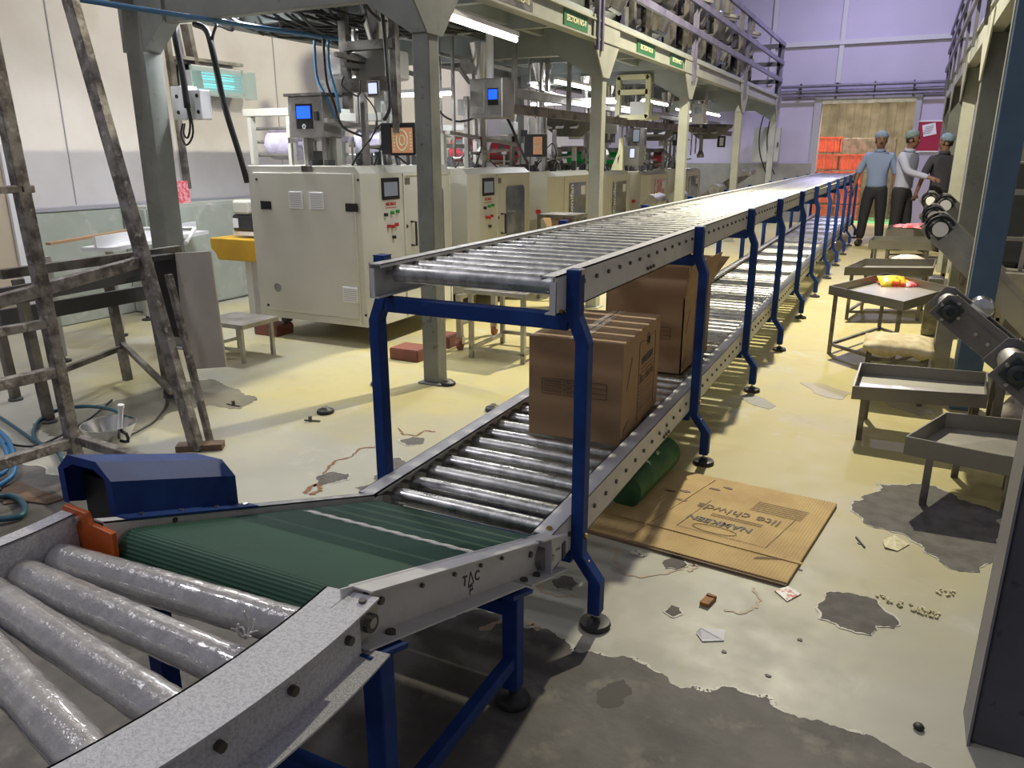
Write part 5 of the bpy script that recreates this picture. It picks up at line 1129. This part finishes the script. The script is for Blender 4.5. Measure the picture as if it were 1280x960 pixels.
tray('low stainless tray table just behind the front one, under the stool',[(-.112,4.09,.28),(.475,4.09,.315),(.50,4.50,.325),(-.10,4.49,.31)],.068,((.10,.03),(.93,.1),(.93,.9),(.10,.95)),low=False)
L3=Vector((-.40,5.92,.50)); F3=P(1130,377,Z=.50); B3=P(1108,341,Z=.50); R3=F3+(B3-L3)*.9
T3=tray('diamond-set stainless tray table holding yellow and red snack packets',[L3,F3,R3,B3],.062,((.06,.06),(.93,.06),(.93,.9),(.06,.93)))
T4=tray('stainless tray table right behind the diamond-set one, empty and wide',[P(1056,334,Z=.47),P(1167,335,Z=.47),P(1170,324,Z=.47),P(1081,323,Z=.47)],.07,LG)
T5=tray('stainless tray table with tall pale front, beyond the empty wide one',[P(1086,300,Z=.47),P(1170,302,Z=.47),P(1170,296,Z=.47),P(1092,295,Z=.47)],.10,LG)
T6=tray('farthest stainless tray table heaped with pink packets by the workers',[P(1108,286,Z=.47),P(1165,287,Z=.47),P(1166,281,Z=.47),P(1112,281,Z=.47)],.10,LG)
def packet(p,s,m,rz,label,grp,tilt=.2):
    b=B(); w,h=s
    n=6; rows=[]
    for i in range(n+1):
        u=i/n-.5; rows.append([Vector((u*w,(j/n-.5)*h,.5*min(w,h)*.42*math.sqrt(max(0,(1-(2*u)**2)*(1-(2*(j/n-.5))**2))))) for j in range(n+1)])
    up_=[[b.b.verts.new(v) for v in r] for r in rows]; dn=[[b.b.verts.new(Vector((v.x,v.y,-v.z*.3-.001))) for v in r] for r in rows]
    for i in range(n):
        for j in range(n): b.b.faces.new((up_[i][j],up_[i+1][j],up_[i+1][j+1],up_[i][j+1])); b.b.faces.new((dn[i][j],dn[i][j+1],dn[i+1][j+1],dn[i+1][j]))
    for k in range(n):
        b.b.faces.new((up_[0][k],up_[0][k+1],dn[0][k+1],dn[0][k])); b.b.faces.new((up_[n][k+1],up_[n][k],dn[n][k],dn[n][k+1])); b.b.faces.new((up_[k+1][0],up_[k][0],dn[k][0],dn[k+1][0])); b.b.faces.new((up_[k][n],up_[k+1][n],dn[k+1][n],dn[k][n]))
    b.b.transform(Matrix.Translation(p)@Matrix.Rotation(rz,4,'Z')@Matrix.Rotation(tilt,4,'X')); return tag(b.o('snack_packet',m,smooth='all'),label,'packet',grp)
g='snack packets on the diamond-set tray'
packet(P(1116,352,Z=.475),(.20,.15),'packet_yellow',R(20),'yellow and red snack packet on top in the diamond-set tray',g,.45)
packet(P(1126,354,Z=.455),(.20,.14),'packet_red',R(-15),'red snack packet right under the yellow one in the diamond-set tray',g,.1)
packet(P(1138,356,Z=.455),(.13,.10),'packet_pink',R(40),'small pink and white packet right of the yellow one in the tray',g,.2)
packet(P(1108,353,Z=.455),(.12,.12),'packet_red',R(70),'red packet at the left under the yellow one in the tray',g,.1)
for k in range(14):
    rn=random.Random(k+40); p=P(1124+rn.random()*40,281+rn.random()*4,Z=.46+.035*(k//7)); ds=['left','middle','right'][min(2,int((p.x+.1)*4)) if p.x>-.1 else 0]
    packet(p,(.17,.13),'packet_pink',rn.random()*3,'pink and white snack packet in the heap on the farthest tray table','heap of pink packets on the farthest tray table',rn.uniform(-.3,.3))
p=P(1146,323,Z=.42); b=B(); b.lathe([(0,0),(.16,.0),(.15,.03),(.08,.06),(0,.07)],P(1135,327,Z=.41),(0,0,1),18); tag(b.o('white_cloth','sack',smooth='all'),'pale crumpled cloth lying at the back of the empty wide tray','cloth')
# ---------------- stool with cushion
st=thing('stool','low steel stool with a worn pale yellow cloth cushion behind the low tray','stool',(.08,4.95,0))
a=P(1084,424,Z=.335);c=P(1164,434,Z=.335); w2=.165; sx=(a.x+c.x)/2; sy=5.0
b=B(); n=14; vs=[]
for i in range(n+1):
    for j in range(n+1):
        u=2*i/n-1;v=2*j/n-1; e=(1-u**4)*(1-v**4); rn=random.Random(i*31+j); vs.append((sx+u*.185,sy+v*.19,.335+.035*e+rn.uniform(-.004,.004)))
T_=[b.b.verts.new(v) for v in vs]; D_2=[b.b.verts.new((v[0],v[1],.305+(random.Random(k).uniform(-.03,.0) if (k%(n+1) in (0,n) or k<n+1 or k>=n*(n+1)) else 0))) for k,v in enumerate(vs)]
for i in range(n):
    for j in range(n):
        k=i*(n+1)+j; b.b.faces.new((T_[k],T_[k+1],T_[k+n+2],T_[k+n+1])); b.b.faces.new((D_2[k],D_2[k+n+1],D_2[k+n+2],D_2[k+1]))
for i in range(n):
    for k,k2 in ((i,i+1),(n*(n+1)+i,n*(n+1)+i+1),(i*(n+1),(i+1)*(n+1)),(i*(n+1)+n,(i+1)*(n+1)+n)): b.b.faces.new((T_[k],T_[k2],D_2[k2],D_2[k]))
b.o('cushion','fabric_yellow',st,smooth='all')
for (dx,dy) in ((-.15,-.15),(.15,-.15),(.15,.15),(-.15,.15)):
    b=B(); b.bb(sx+dx-.014,sx+dx+.014,sy+dy-.014,sy+dy+.014,0,.31); b.o('leg','steel_worn',st)
b=B(); b.bb(sx-.15,sx+.15,sy-.16,sy-.14,.24,.26); b.bb(sx-.15,sx+.15,sy+.14,sy+.16,.24,.26); b.bb(sx-.16,sx-.14,sy-.15,sy+.15,.16,.18); b.bb(sx+.14,sx+.16,sy-.15,sy+.15,.16,.18); b.o('side_rail','steel_worn',st)
# ---------------- inclined discharge conveyors
def incline(label,hx,hz,Y,wd,ang,L,hh,style,loc=None):
    "head corner (lower left of near plate) at hx,hz; runs down to the right"
    t=thing('inclined_conveyor',label,'inclined conveyor',(hx,Y,0),'inclined discharge conveyors on the right')
    d=Vector((math.cos(ang),0,-math.sin(ang))); n=Vector((math.sin(ang),0,math.cos(ang))); o=Vector((hx,Y,hz))
    for s,yy in ((0,Y),(1,Y+wd)):
        b=B(); pts=[o,o+n*hh*.85,o+n*hh+d*.03,o+n*hh+d*L,o+d*L]; off=Vector((0,yy-Y,0)); b.prism([p+off for p in pts],(0,.006,0)); e=.018
        b.prism([o+off+n*hh+d*.03,o+off+n*hh+d*L,o+off+n*(hh+.006)+d*L,o+off+n*(hh+.006)+d*.03],(0,(.03 if s==0 else -.03),0))
        if s==0:
            for k,(u0,u1) in enumerate(((hh*.78,hh*.80),)): b.prism([o+n*u0+d*.12,o+n*u1+d*.12,o+n*u1+d*L,o+n*u0+d*L],(0,-.008,0))
        b.o('side_plate','steel' if style else 'steel_incline',t,bev=.001)
    b=B(); bc=o+n*hh*.5+d*hh*.45; r=hh*.34
    b.cyl(bc+Vector((0,.01,0)),bc+Vector((0,wd-.004,0)),r,seg=20); b.o('head_roller','white_plastic' if style else 'steel',t,smooth=True)
    b=B(); q=bc+n*r*.9; e_=o+n*hh*.9+d*L; b.prism([q+Vector((0,.012,0)),q+n*.006+Vector((0,.012,0)),e_+n*.006+Vector((0,.012,0)),e_+Vector((0,.012,0))],(0,wd-.02,0))
    q=bc-n*r; e_=o+n*hh*.1+d*L; b.prism([q+Vector((0,.012,0)),q-n*.005+Vector((0,.012,0)),e_-n*.005+Vector((0,.012,0)),e_+Vector((0,.012,0))],(0,wd-.02,0)); b.o('belt','belt_pale' if not style else 'belt_green',t)
    b=B(); bx=bc; b.box(bx+Vector((0,-.010,0)),(hh*.62,.012,hh*.62),Matrix((d,Vector((0,1,0)),n)).transposed()); b.lathe([(.0,0),(hh*.26,0),(hh*.26,.014),(hh*.17,.022),(hh*.13,.022),(hh*.10,.012),(0,.012)],bx+Vector((0,-.015,0)),(0,-1,0),20)
    b.o('bearing','bearing_dark',t,smooth=True)
    b=B()
    for (u,v) in ((.1,.5),(.45,.88),(.8,.5),(.45,.12)): q=o+d*hh*(u)+n*hh*v; b.cyl(q+Vector((0,-.018,0)),q,.008,seg=8)
    for k in range(3): q=o+d*(hh*1.6+k*.07)+n*hh*.45; b.cyl(q+Vector((0,-.010,0)),q,.009,seg=8)
    b.o('bolt','steel_bright',t)
    if style:
        b=B(); 
        for yy in (Y-.05,Y+wd+.0):
            for k in range(14):
                a0=R(-70+k*15)+math.pi/2-ang*0; a1=a0+R(15.5); ro,ri=r*1.5,r*1.2
                b.prism([bc+Vector((ro*math.cos(a0),yy-Y,ro*math.sin(a0))),bc+Vector((ro*math.cos(a1),yy-Y,ro*math.sin(a1))),bc+Vector((ri*math.cos(a1),yy-Y,ri*math.sin(a1))),bc+Vector((ri*math.cos(a0),yy-Y,ri*math.sin(a0)))],(0,.03,0))
        b.o('head_guard','black_gloss',t)
        b=B(); b.cyl(bc+Vector((0,-.06,0)),bc+Vector((0,0,0)),r*.8,seg=16); b.o('roller_hub','white_plastic',t,smooth=True)
    for u in ((.52,.9) if L>.7 else (.5,)):
        q=o+d*L*u
        if q.z>.12:
            b=B(); b.bb(q.x-.02,q.x+.02,Y+.03,Y+.07,0,q.z+.03); b.bb(q.x-.02,q.x+.02,Y+wd-.07,Y+wd-.03,0,q.z+.03); b.bb(q.x-.012,q.x+.012,Y+.03,Y+wd-.03,.12,.15); b.o('support_leg','steel_worn',t)
    return t
a=P(1160.6,391,Y=4.15); tA=incline('stainless inclined conveyor head with dark square bearing above the low tray',a.x,a.z,4.15,.27,R(37.5),.86,.135,0)
b=B(); q=P(1226,383,Y=4.42); b.lathe([(.0,0),(.055,0),(.06,.02),(.05,.05),(.02,.06),(0,.06)],Vector((q.x,4.40,q.z)),(0,-1,0),20); b.o('hand_wheel','steel_bright',tA,smooth=True)
a=P(1234,469,Y=3.40); incline('stainless inclined conveyor head nearest the camera, cut by the right edge',a.x,a.z,3.40,.26,R(37.5),.62,.15,0)
a=P(1150,287,Y=5.75); incline('inclined conveyor with black ring guard and white hub, left of the blue column',a.x,a.z,5.75,.26,R(44),1.1,.17,1)
a=P(1148,272,Y=7.1); incline('inclined conveyor partly hidden right behind the one with the black ring guard',a.x,a.z,7.1,.26,R(42),1.0,.16,1)
a=P(1163,258,Y=8.4); incline('inclined conveyor with ring guard further back, its head near the worker hand',a.x,a.z,8.4,.26,R(42),1.0,.18,1)
a=P(1148,252,Y=9.6); incline('farthest inclined conveyor with a small green belt end beside the worker in dark shirt',a.x,a.z,9.6,.26,R(42),.9,.17,1)
a=P(1205,400,Y=6.2); t=thing('grey_stand_cabinet','grey steel stand behind the diamond-set tray under the inclined conveyors','stand',(.35,6.9,0)); b=B(); b.bb(.26,.36,6.9,7.05,.0,.46,.006); b.o('cabinet','steel_worn',t)
b=B(); b.bb(.27,.36,5.05,5.12,0,.55); b.bb(.26,.40,5.0,5.16,0,.012); tag(b.o('steel_post','steel'),'grey flat steel post standing beside the cushion stool','post')
# white sack on the right
p=P(1272,512,Z=.16); sk=B(); sk.lathe([(0,0),(.10,.0),(.15,.06),(.15,.14),(.10,.22),(.03,.26),(0,.26)],(p.x+.06,p.y,.001),(0,0,1),16); o=tag(sk.o('white_sack','sack',smooth='all'),'pinkish white bulging sack on the floor behind the front tray','sack')
# ================================================================ PEOPLE
def skin_mesh(name,m,J,E_,root,parent,sub=2):
    names=list(J); me=bpy.data.meshes.new(name); me.from_pydata([J[k][0] for k in names],[(names.index(a),names.index(c)) for a,c in E_],[])
    ob=bpy.data.objects.new(name,me); C.objects.link(ob); me.materials.append(MT[m]); md=ob.modifiers.new('sk','SKIN'); md.use_smooth_shade=True
    for i,k in enumerate(names):
        r=J[k][1]; me.skin_vertices[0].data[i].radius=(r,r) if not isinstance(r,tuple) else r; me.skin_vertices[0].data[i].use_root=(k==root)
    s=ob.modifiers.new('ss','SUBSURF'); s.levels=sub; s.render_levels=sub; par(ob,parent); return ob
def person(label,base,yaw,arms,shirt,sleeve,cap,legs=((-.11,0),(.11,0)),headyaw=0,lean=0,hs=1.0,cm='cap_cloth'):
    root=thing('person',label,'person',(0,0,0))
    J={}
    def add(k,x,y,z,r): J[k]=(Vector((x,y,z)),r)
    add('pel',0,0,.94,(.08,.06)); add('wai',0,-.01*lean,1.08,(.08,.06)); add('che',0,-.03*lean,1.28,(.09,.065)); add('nec0',0,-.03*lean,1.42,(.06,.055)); add('nec',0,-.045*lean,1.49,(.055,.055)); 
    hx,hy=0,-.055*lean-.01
    for s,n in ((-1,'l'),(1,'r')):
        add('sh'+n,s*.175,-.02*lean,1.375,.04); (ex,ey,ez),(wx,wy,wz)=arms[0 if s<0 else 1]; add('el'+n,ex,ey,ez,.036); add('wr'+n,wx,wy,wz,.028)
        d=(Vector((wx,wy,wz))-Vector((ex,ey,ez))).normalized(); pm=Vector((wx,wy,wz))+d*.06; J['pa'+n]=(pm,(.042,.020)); 
        lx,ly=legs[0 if s<0 else 1]; add('hi'+n,s*.09,0,.86,.06); add('kn'+n,(s*.09+lx)/2,ly/2-.015,.50,.05); add('an'+n,lx,ly+.01,.09,.040); add('to'+n,lx*1.1,ly-.14,.035,.035)
    E_=[('pel','wai'),('wai','che'),('che','nec0'),('nec0','nec')]
    for n in 'lr': E_+=[('che','sh'+n),('sh'+n,'el'+n),('el'+n,'wr'+n),('wr'+n,'pa'+n),('pel','hi'+n),('hi'+n,'kn'+n),('kn'+n,'an'+n),('an'+n,'to'+n)]
    # head joins neck
    add('hd',hx,hy,1.60,(.078,.09)); add('hd2',hx,hy,1.68,(.07,.085)); E_+=[('nec','hd'),('hd','hd2')]
    # fingers as chains rooted in the palm
    for n in 'lr':
        pm=J['pa'+n][0]; w=J['wr'+n][0]; d=(pm-w).normalized(); side=d.cross(Vector((0,1,0))); side=side.normalized() if side.length>.1 else Vector((1,0,0)); curl=Vector((0,-.35,0)) if abs(d.z)>.5 else Vector((0,-.1,-.25))
        for q,(o_,ln) in enumerate(((-.027,.062),(-.009,.072),(.009,.068),(.027,.055))):
            k1,k2='f%s%da'%(n,q),'f%s%db'%(n,q); J[k1]=(pm+side*o_+d*(.035+ln*.35),.009); J[k2]=(pm+side*o_*1.1+(d+curl).normalized()*(.03+ln),.008); E_+=[('pa'+n,k1),(k1,k2)]
        J['th'+n]=(pm-d*.01+side*-.045+d*.02,.010); J['tt'+n]=(pm+side*-.055+d*.045,.009); E_+=[('pa'+n,'th'+n),('th'+n,'tt'+n)]
    body=skin_mesh('body','skin',J,E_,'pel',root)
    # shirt
    g=.012; S={}
    S['wai']=(J['wai'][0],(.155,.112)); S['che']=(J['che'][0],(.175,.118)); S['nec0']=(J['nec0'][0]+Vector((0,0,.0)),(.085,.08))
    S['hem']=(Vector((0,0,.96)),(.165,.125)); S['hem2']=(Vector((0,0,.88)),(.175,.135)); SE=[('hem2','hem'),('hem','wai'),('wai','che'),('che','nec0')]
    for i,n in enumerate('lr'):
        S['sh'+n]=(J['sh'+n][0],.072); S['el'+n]=(J['el'+n][0],.056); SE+=[('che','sh'+n),('sh'+n,'el'+n)]
        if sleeve=='long': S['wr'+n]=(J['wr'+n][0]-(J['wr'+n][0]-J['el'+n][0]).normalized()*.01,.040); SE+=[('el'+n,'wr'+n)]
        else: S['cu'+n]=(J['el'+n][0].lerp(J['wr'+n][0],.15),.050); SE+=[('el'+n,'cu'+n)]
    skin_mesh('shirt',shirt,S,SE,'hem2',root)
    b=B(); nk=J['nec0'][0]; b.lathe([(.080,.0),(.072,.045),(.064,.05),(.070,.0)],nk+Vector((0,.005,.02)),(0,-.15,1),16); b.o('collar',shirt,root,smooth='all')
    T={'pel':(Vector((0,0,.99)),(.155,.118)),'cr':(Vector((0,0,.88)),(.15,.12))}; TE=[('pel','cr')]
    for n in 'lr':
        T['hi'+n]=(J['hi'+n][0]+Vector((0,0,-.04)),.112); T['kn'+n]=(J['kn'+n][0],.085); T['an'+n]=(J['an'+n][0]+Vector((0,0,.0)),.066); TE+=[('cr','hi'+n),('hi'+n,'kn'+n),('kn'+n,'an'+n)]
    skin_mesh('trousers','trousers',T,TE,'pel',root)
    for n in 'lr':
        a=J['an'+n][0]; b=B(); b.lathe([(0,-.03),(.042,-.02),(.052,.04),(.050,.12),(.046,.19),(.03,.245),(0,.255)],(a.x,a.y+.05,.052),(0,-1,0),14); b.b.transform(Matrix.Translation((0,0,0))@Matrix.Identity(4)); o=b.o('shoe','black',root,smooth='all')
    # face, ears, hair and cap (built in head space then turned)
    Hm=Matrix.Translation((hx,hy,1.60))@Matrix.Rotation(headyaw,4,'Z')
    def hp(nm,m,fn,smooth='all'):
        b=B(); fn(b); b.b.transform(Hm); return b.o(nm,m,root,smooth=smooth)
    hp('head_shape','skin',lambda b:(b.lathe([(0,-.115),(.045,-.105),(.066,-.06),(.078,.0),(.080,.05),(.07,.09),(.04,.12),(0,.13)],(0,0,.0),(0,.05,1),20)))
    hp('nose','skin',lambda b:b.loft([(-.014,-.068,-.02),(.014,-.068,-.02),(.010,-.098,-.022),(-.010,-.098,-.022)],[(-.006,-.068,.025),(.006,-.068,.025),(.004,-.080,.022),(-.004,-.080,.022)]))
    hp('ears','skin',lambda b:[b.lathe([(0,-.012),(.024,-.006),(.028,.004),(.012,.010),(0,.006)],(s*.080,.008,-.005),(s,0,.0),12) for s in (-1,1)])
    hp('eyes','paper',lambda b:[b.lathe([(0,-.006),(.007,-.003),(.0075,.0),(.005,.003),(0,.004)],(s*.030,-.071,.018),(0,-1,0),10) for s in (-1,1)])
    hp('pupils','black',lambda b:[b.cyl((s*.030,-.0755,.018),(s*.030,-.0775,.018),.005,seg=8) for s in (-1,1)])
    hp('brows','hair',lambda b:[b.box((s*.030,-.077,.036),(.034,.008,.007),(0,0,s*.12)) for s in (-1,1)])
    hp('mouth','brick_red',lambda b:b.box((0,-.073,-.052),(.042,.008,.010)))
    hp('moustache','hair',lambda b:b.box((0,-.077,-.036),(.05,.008,.010)))
    hp('hair','hair',lambda b:(b.lathe([(.083,-.03),(.088,.02),(.086,.06),(.075,.095)],(0,.016,0),(0,.1,1),18),))
    hp('hair_cap',cm,lambda b:b.lathe([(.083,.038),(.094,.045),(.098,.075),(.088,.115),(.05,.145),(0,.152)],(0,.008,.0),(0,.22,1),20))
    root.location=base; root.rotation_euler=(0,0,yaw); root.scale=(hs,)*3; return root
pb=P(1088,306,Z=0); X1=P(1094,240,Y=13.7).x
person('person in light blue short-sleeved shirt, dark trousers and hair cap, left of three',(X1,13.7,0),R(-8),(((-.27,-.02,1.14),(-.31,-.07,.90)),((.25,.02,1.13),(.26,-.02,.88))),'shirt_blue','short','c',((-.14,-.05),(.13,.05)),R(14),.5,1.0)
X2=P(1128,240,Y=13.3).x
person('person in pale long-sleeved shirt turned right with an outstretched hand, the middle of three',(X2,13.3,0),R(62),(((-.23,-.16,1.16),(-.17,-.46,1.08)),((.22,.05,1.12),(.20,.02,.88))),'shirt_pale','long','c',((-.10,.03),(.11,-.08)),R(10),.9,1.0,'cap_green')
X3=P(1174,240,Y=13.2).x
person('person in dark shirt and pale hair cap seen from behind, right of three',(X3,13.2,0),R(205),(((-.26,-.02,1.12),(-.24,-.10,.90)),((.27,-.02,1.12),(.30,-.08,.90))),'shirt_dark','short','c',((-.12,0),(.12,0)),R(70),.4,.97)
# ================================================================ LITTER
p=P(885,753,Z=0); b=B(); b.box((p.x,p.y,.008),(.03,.065,.012),(0,0,R(-12))); b.box((p.x+.004,p.y+.02,.016),(.028,.01,.004),(0,0,R(-12))); tag(b.o('wood_scrap','wood_orange'),'small orange brown wood scrap on the floor in front of the cardboard','wood scrap')
p=P(889,795,Z=0); b=B(); q=[P(870,791,Z=.002),P(876,785,Z=.012),P(907,787,Z=.003),P(905,801,Z=.002),P(878,802,Z=.002)]; b.prism(q,(0,0,.0015)); tag(b.o('foil_scrap','paper'),'crumpled silver white wrapper scrap on the floor below the wood scrap','wrapper')
p=P(984,743,Z=0); b=B(); q=[P(968,738,Z=.003),P(985,733,Z=.006),P(1002,742,Z=.003),P(984,752,Z=.002)]; b.prism(q,(0,0,.0015)); tag(b.o('wrapper_scrap','packet_print'),'small white and red torn wrapper at the corner of the cardboard sheet','wrapper')
q=[P(1103,676,Z=.003),P(1118,669,Z=.010),P(1137,680,Z=.003),P(1122,689,Z=.002),P(1106,684,Z=.006)]; b=B(); b.prism(q,(0,0,.0015)); tag(b.o('plastic_scrap','packet_cream'),'cream plastic scrap lying on the dark floor patch','plastic scrap')
p=P(1148,911,Z=0); b=B(); b.lathe([(0,0),(.012,.001),(.014,.006),(.010,.012),(0,.013)],(p.x,p.y,.001),(0,0,1),10); tag(b.o('black_lump','black',smooth='all'),'small round black lump on the floor left of the big column foot','lump')
for i,(x0,y0,x1,y1,n_) in enumerate(((1108,750,1175,772,46),(1170,738,1195,745,14),(1095,743,1110,750,6))):
    b=B(); rn=random.Random(i)
    for k in range(n_): u=rn.random(); p=P(x0+(x1-x0)*u,y0+(y1-y0)*u+rn.uniform(-4,4),Z=0); b.box((p.x,p.y,.004),(.008,.006,.005),(0,0,rn.random()*3))
    tag(b.o('snack_crumbs','packet_cream'),['long trail of yellow snack crumbs right of the dark round patch','short sprinkle of yellow crumbs near the right column','few yellow crumbs above the dark round patch'][i],'crumbs',kind='stuff')
b=B(); a=P(1070,671,Z=.004);c=P(1081,684,Z=.004); b.bar(a,c,.005,.004); tag(b.o('black_stick','black'),'thin black stick on the floor right of the cardboard corner','stick')
b=B(); a=P(388,527,Z=.0);b.cyl(a,a+Vector((0,0,.03)),.010,seg=8); b.bar(a+Vector((-.04,0,.004)),a+Vector((.05,.02,.004)),.012,.006); tag(b.o('anchor_bolt','bolt'),'rusty anchor bolt sticking out of the floor by the leftmost loose foot','bolt')
b=B(); a=P(292,507,Z=.0);b.cyl(a,a+Vector((0,0,.03)),.010,seg=8); b.bar(a+Vector((-.05,0,.004)),a+Vector((.05,.0,.004)),.008,.005); tag(b.o('anchor_bolt','bolt'),'small anchor bolt in the floor right of the leaning ladder rail','bolt')
for i,(x,y) in enumerate(((798,692),(640,775))):
    if i: continue
    p=P(x,y,Z=0); b=B(); b.prism([(v.x,v.y,.0017) for v in blob(p.x,p.y,.03,.022,9)],(0,0,.001)); tag(b.o('peeled_paint','paint_flake'),'peeling flake of floor paint inside the rust ring beside the cardboard','paint flake')
vs_=bpy.context.scene.view_settings; vs_.view_transform='Standard'; vs_.look='None'; vs_.gamma=1; vs_.use_curve_mapping=False; vs_.exposure=-0.02

# separate loose pieces of small fixings into parts of their own
def islands(me):
    n=len(me.vertices); p=list(range(n))
    def f(x):
        while p[x]!=x: p[x]=p[p[x]]; x=p[x]
        return x
    for e in me.edges: p[f(e.vertices[0])]=f(e.vertices[1])
    g={}
    for i in range(n): g.setdefault(f(i),[]).append(i)
    return list(g.values())
SPL=('bolt','screw','rail_bolt','latch','gland','flange_bolt','head_guard','label','fitting_cluster','linkage','brass_bolt','bracket','louvre','bottom_bracket','guard_roller','guide_roller','guard_grille','stand','railing_post','ears','eyes','pupils','brows','dark_smudge','panel_edge','hopper_side','housing')
for o in list(bpy.data.objects):
    if o.type!='MESH' or o.data.users>1 or 'kind' in o: continue
    if o.name.split('.')[0] not in SPL or o.parent is None: continue
    isl=islands(o.data)
    if not 2<=len(isl)<=40: continue
    me=o.data
    for k,vs in enumerate(isl):
        keep=set(vs); idx={v:i for i,v in enumerate(vs)}
        nm=bpy.data.meshes.new(o.name.split('.')[0]); nm.from_pydata([me.vertices[v].co[:] for v in vs],[],[[idx[v] for v in p.vertices] for p in me.polygons if p.vertices[0] in keep]); 
        sm=any(p.use_smooth for p in me.polygons)
        for p in nm.polygons: p.use_smooth=sm
        nm.materials.append(me.materials[0]); c=o.copy(); c.data=nm; c.name=o.name.split('.')[0]; C.objects.link(c)
    bpy.data.objects.remove(o)
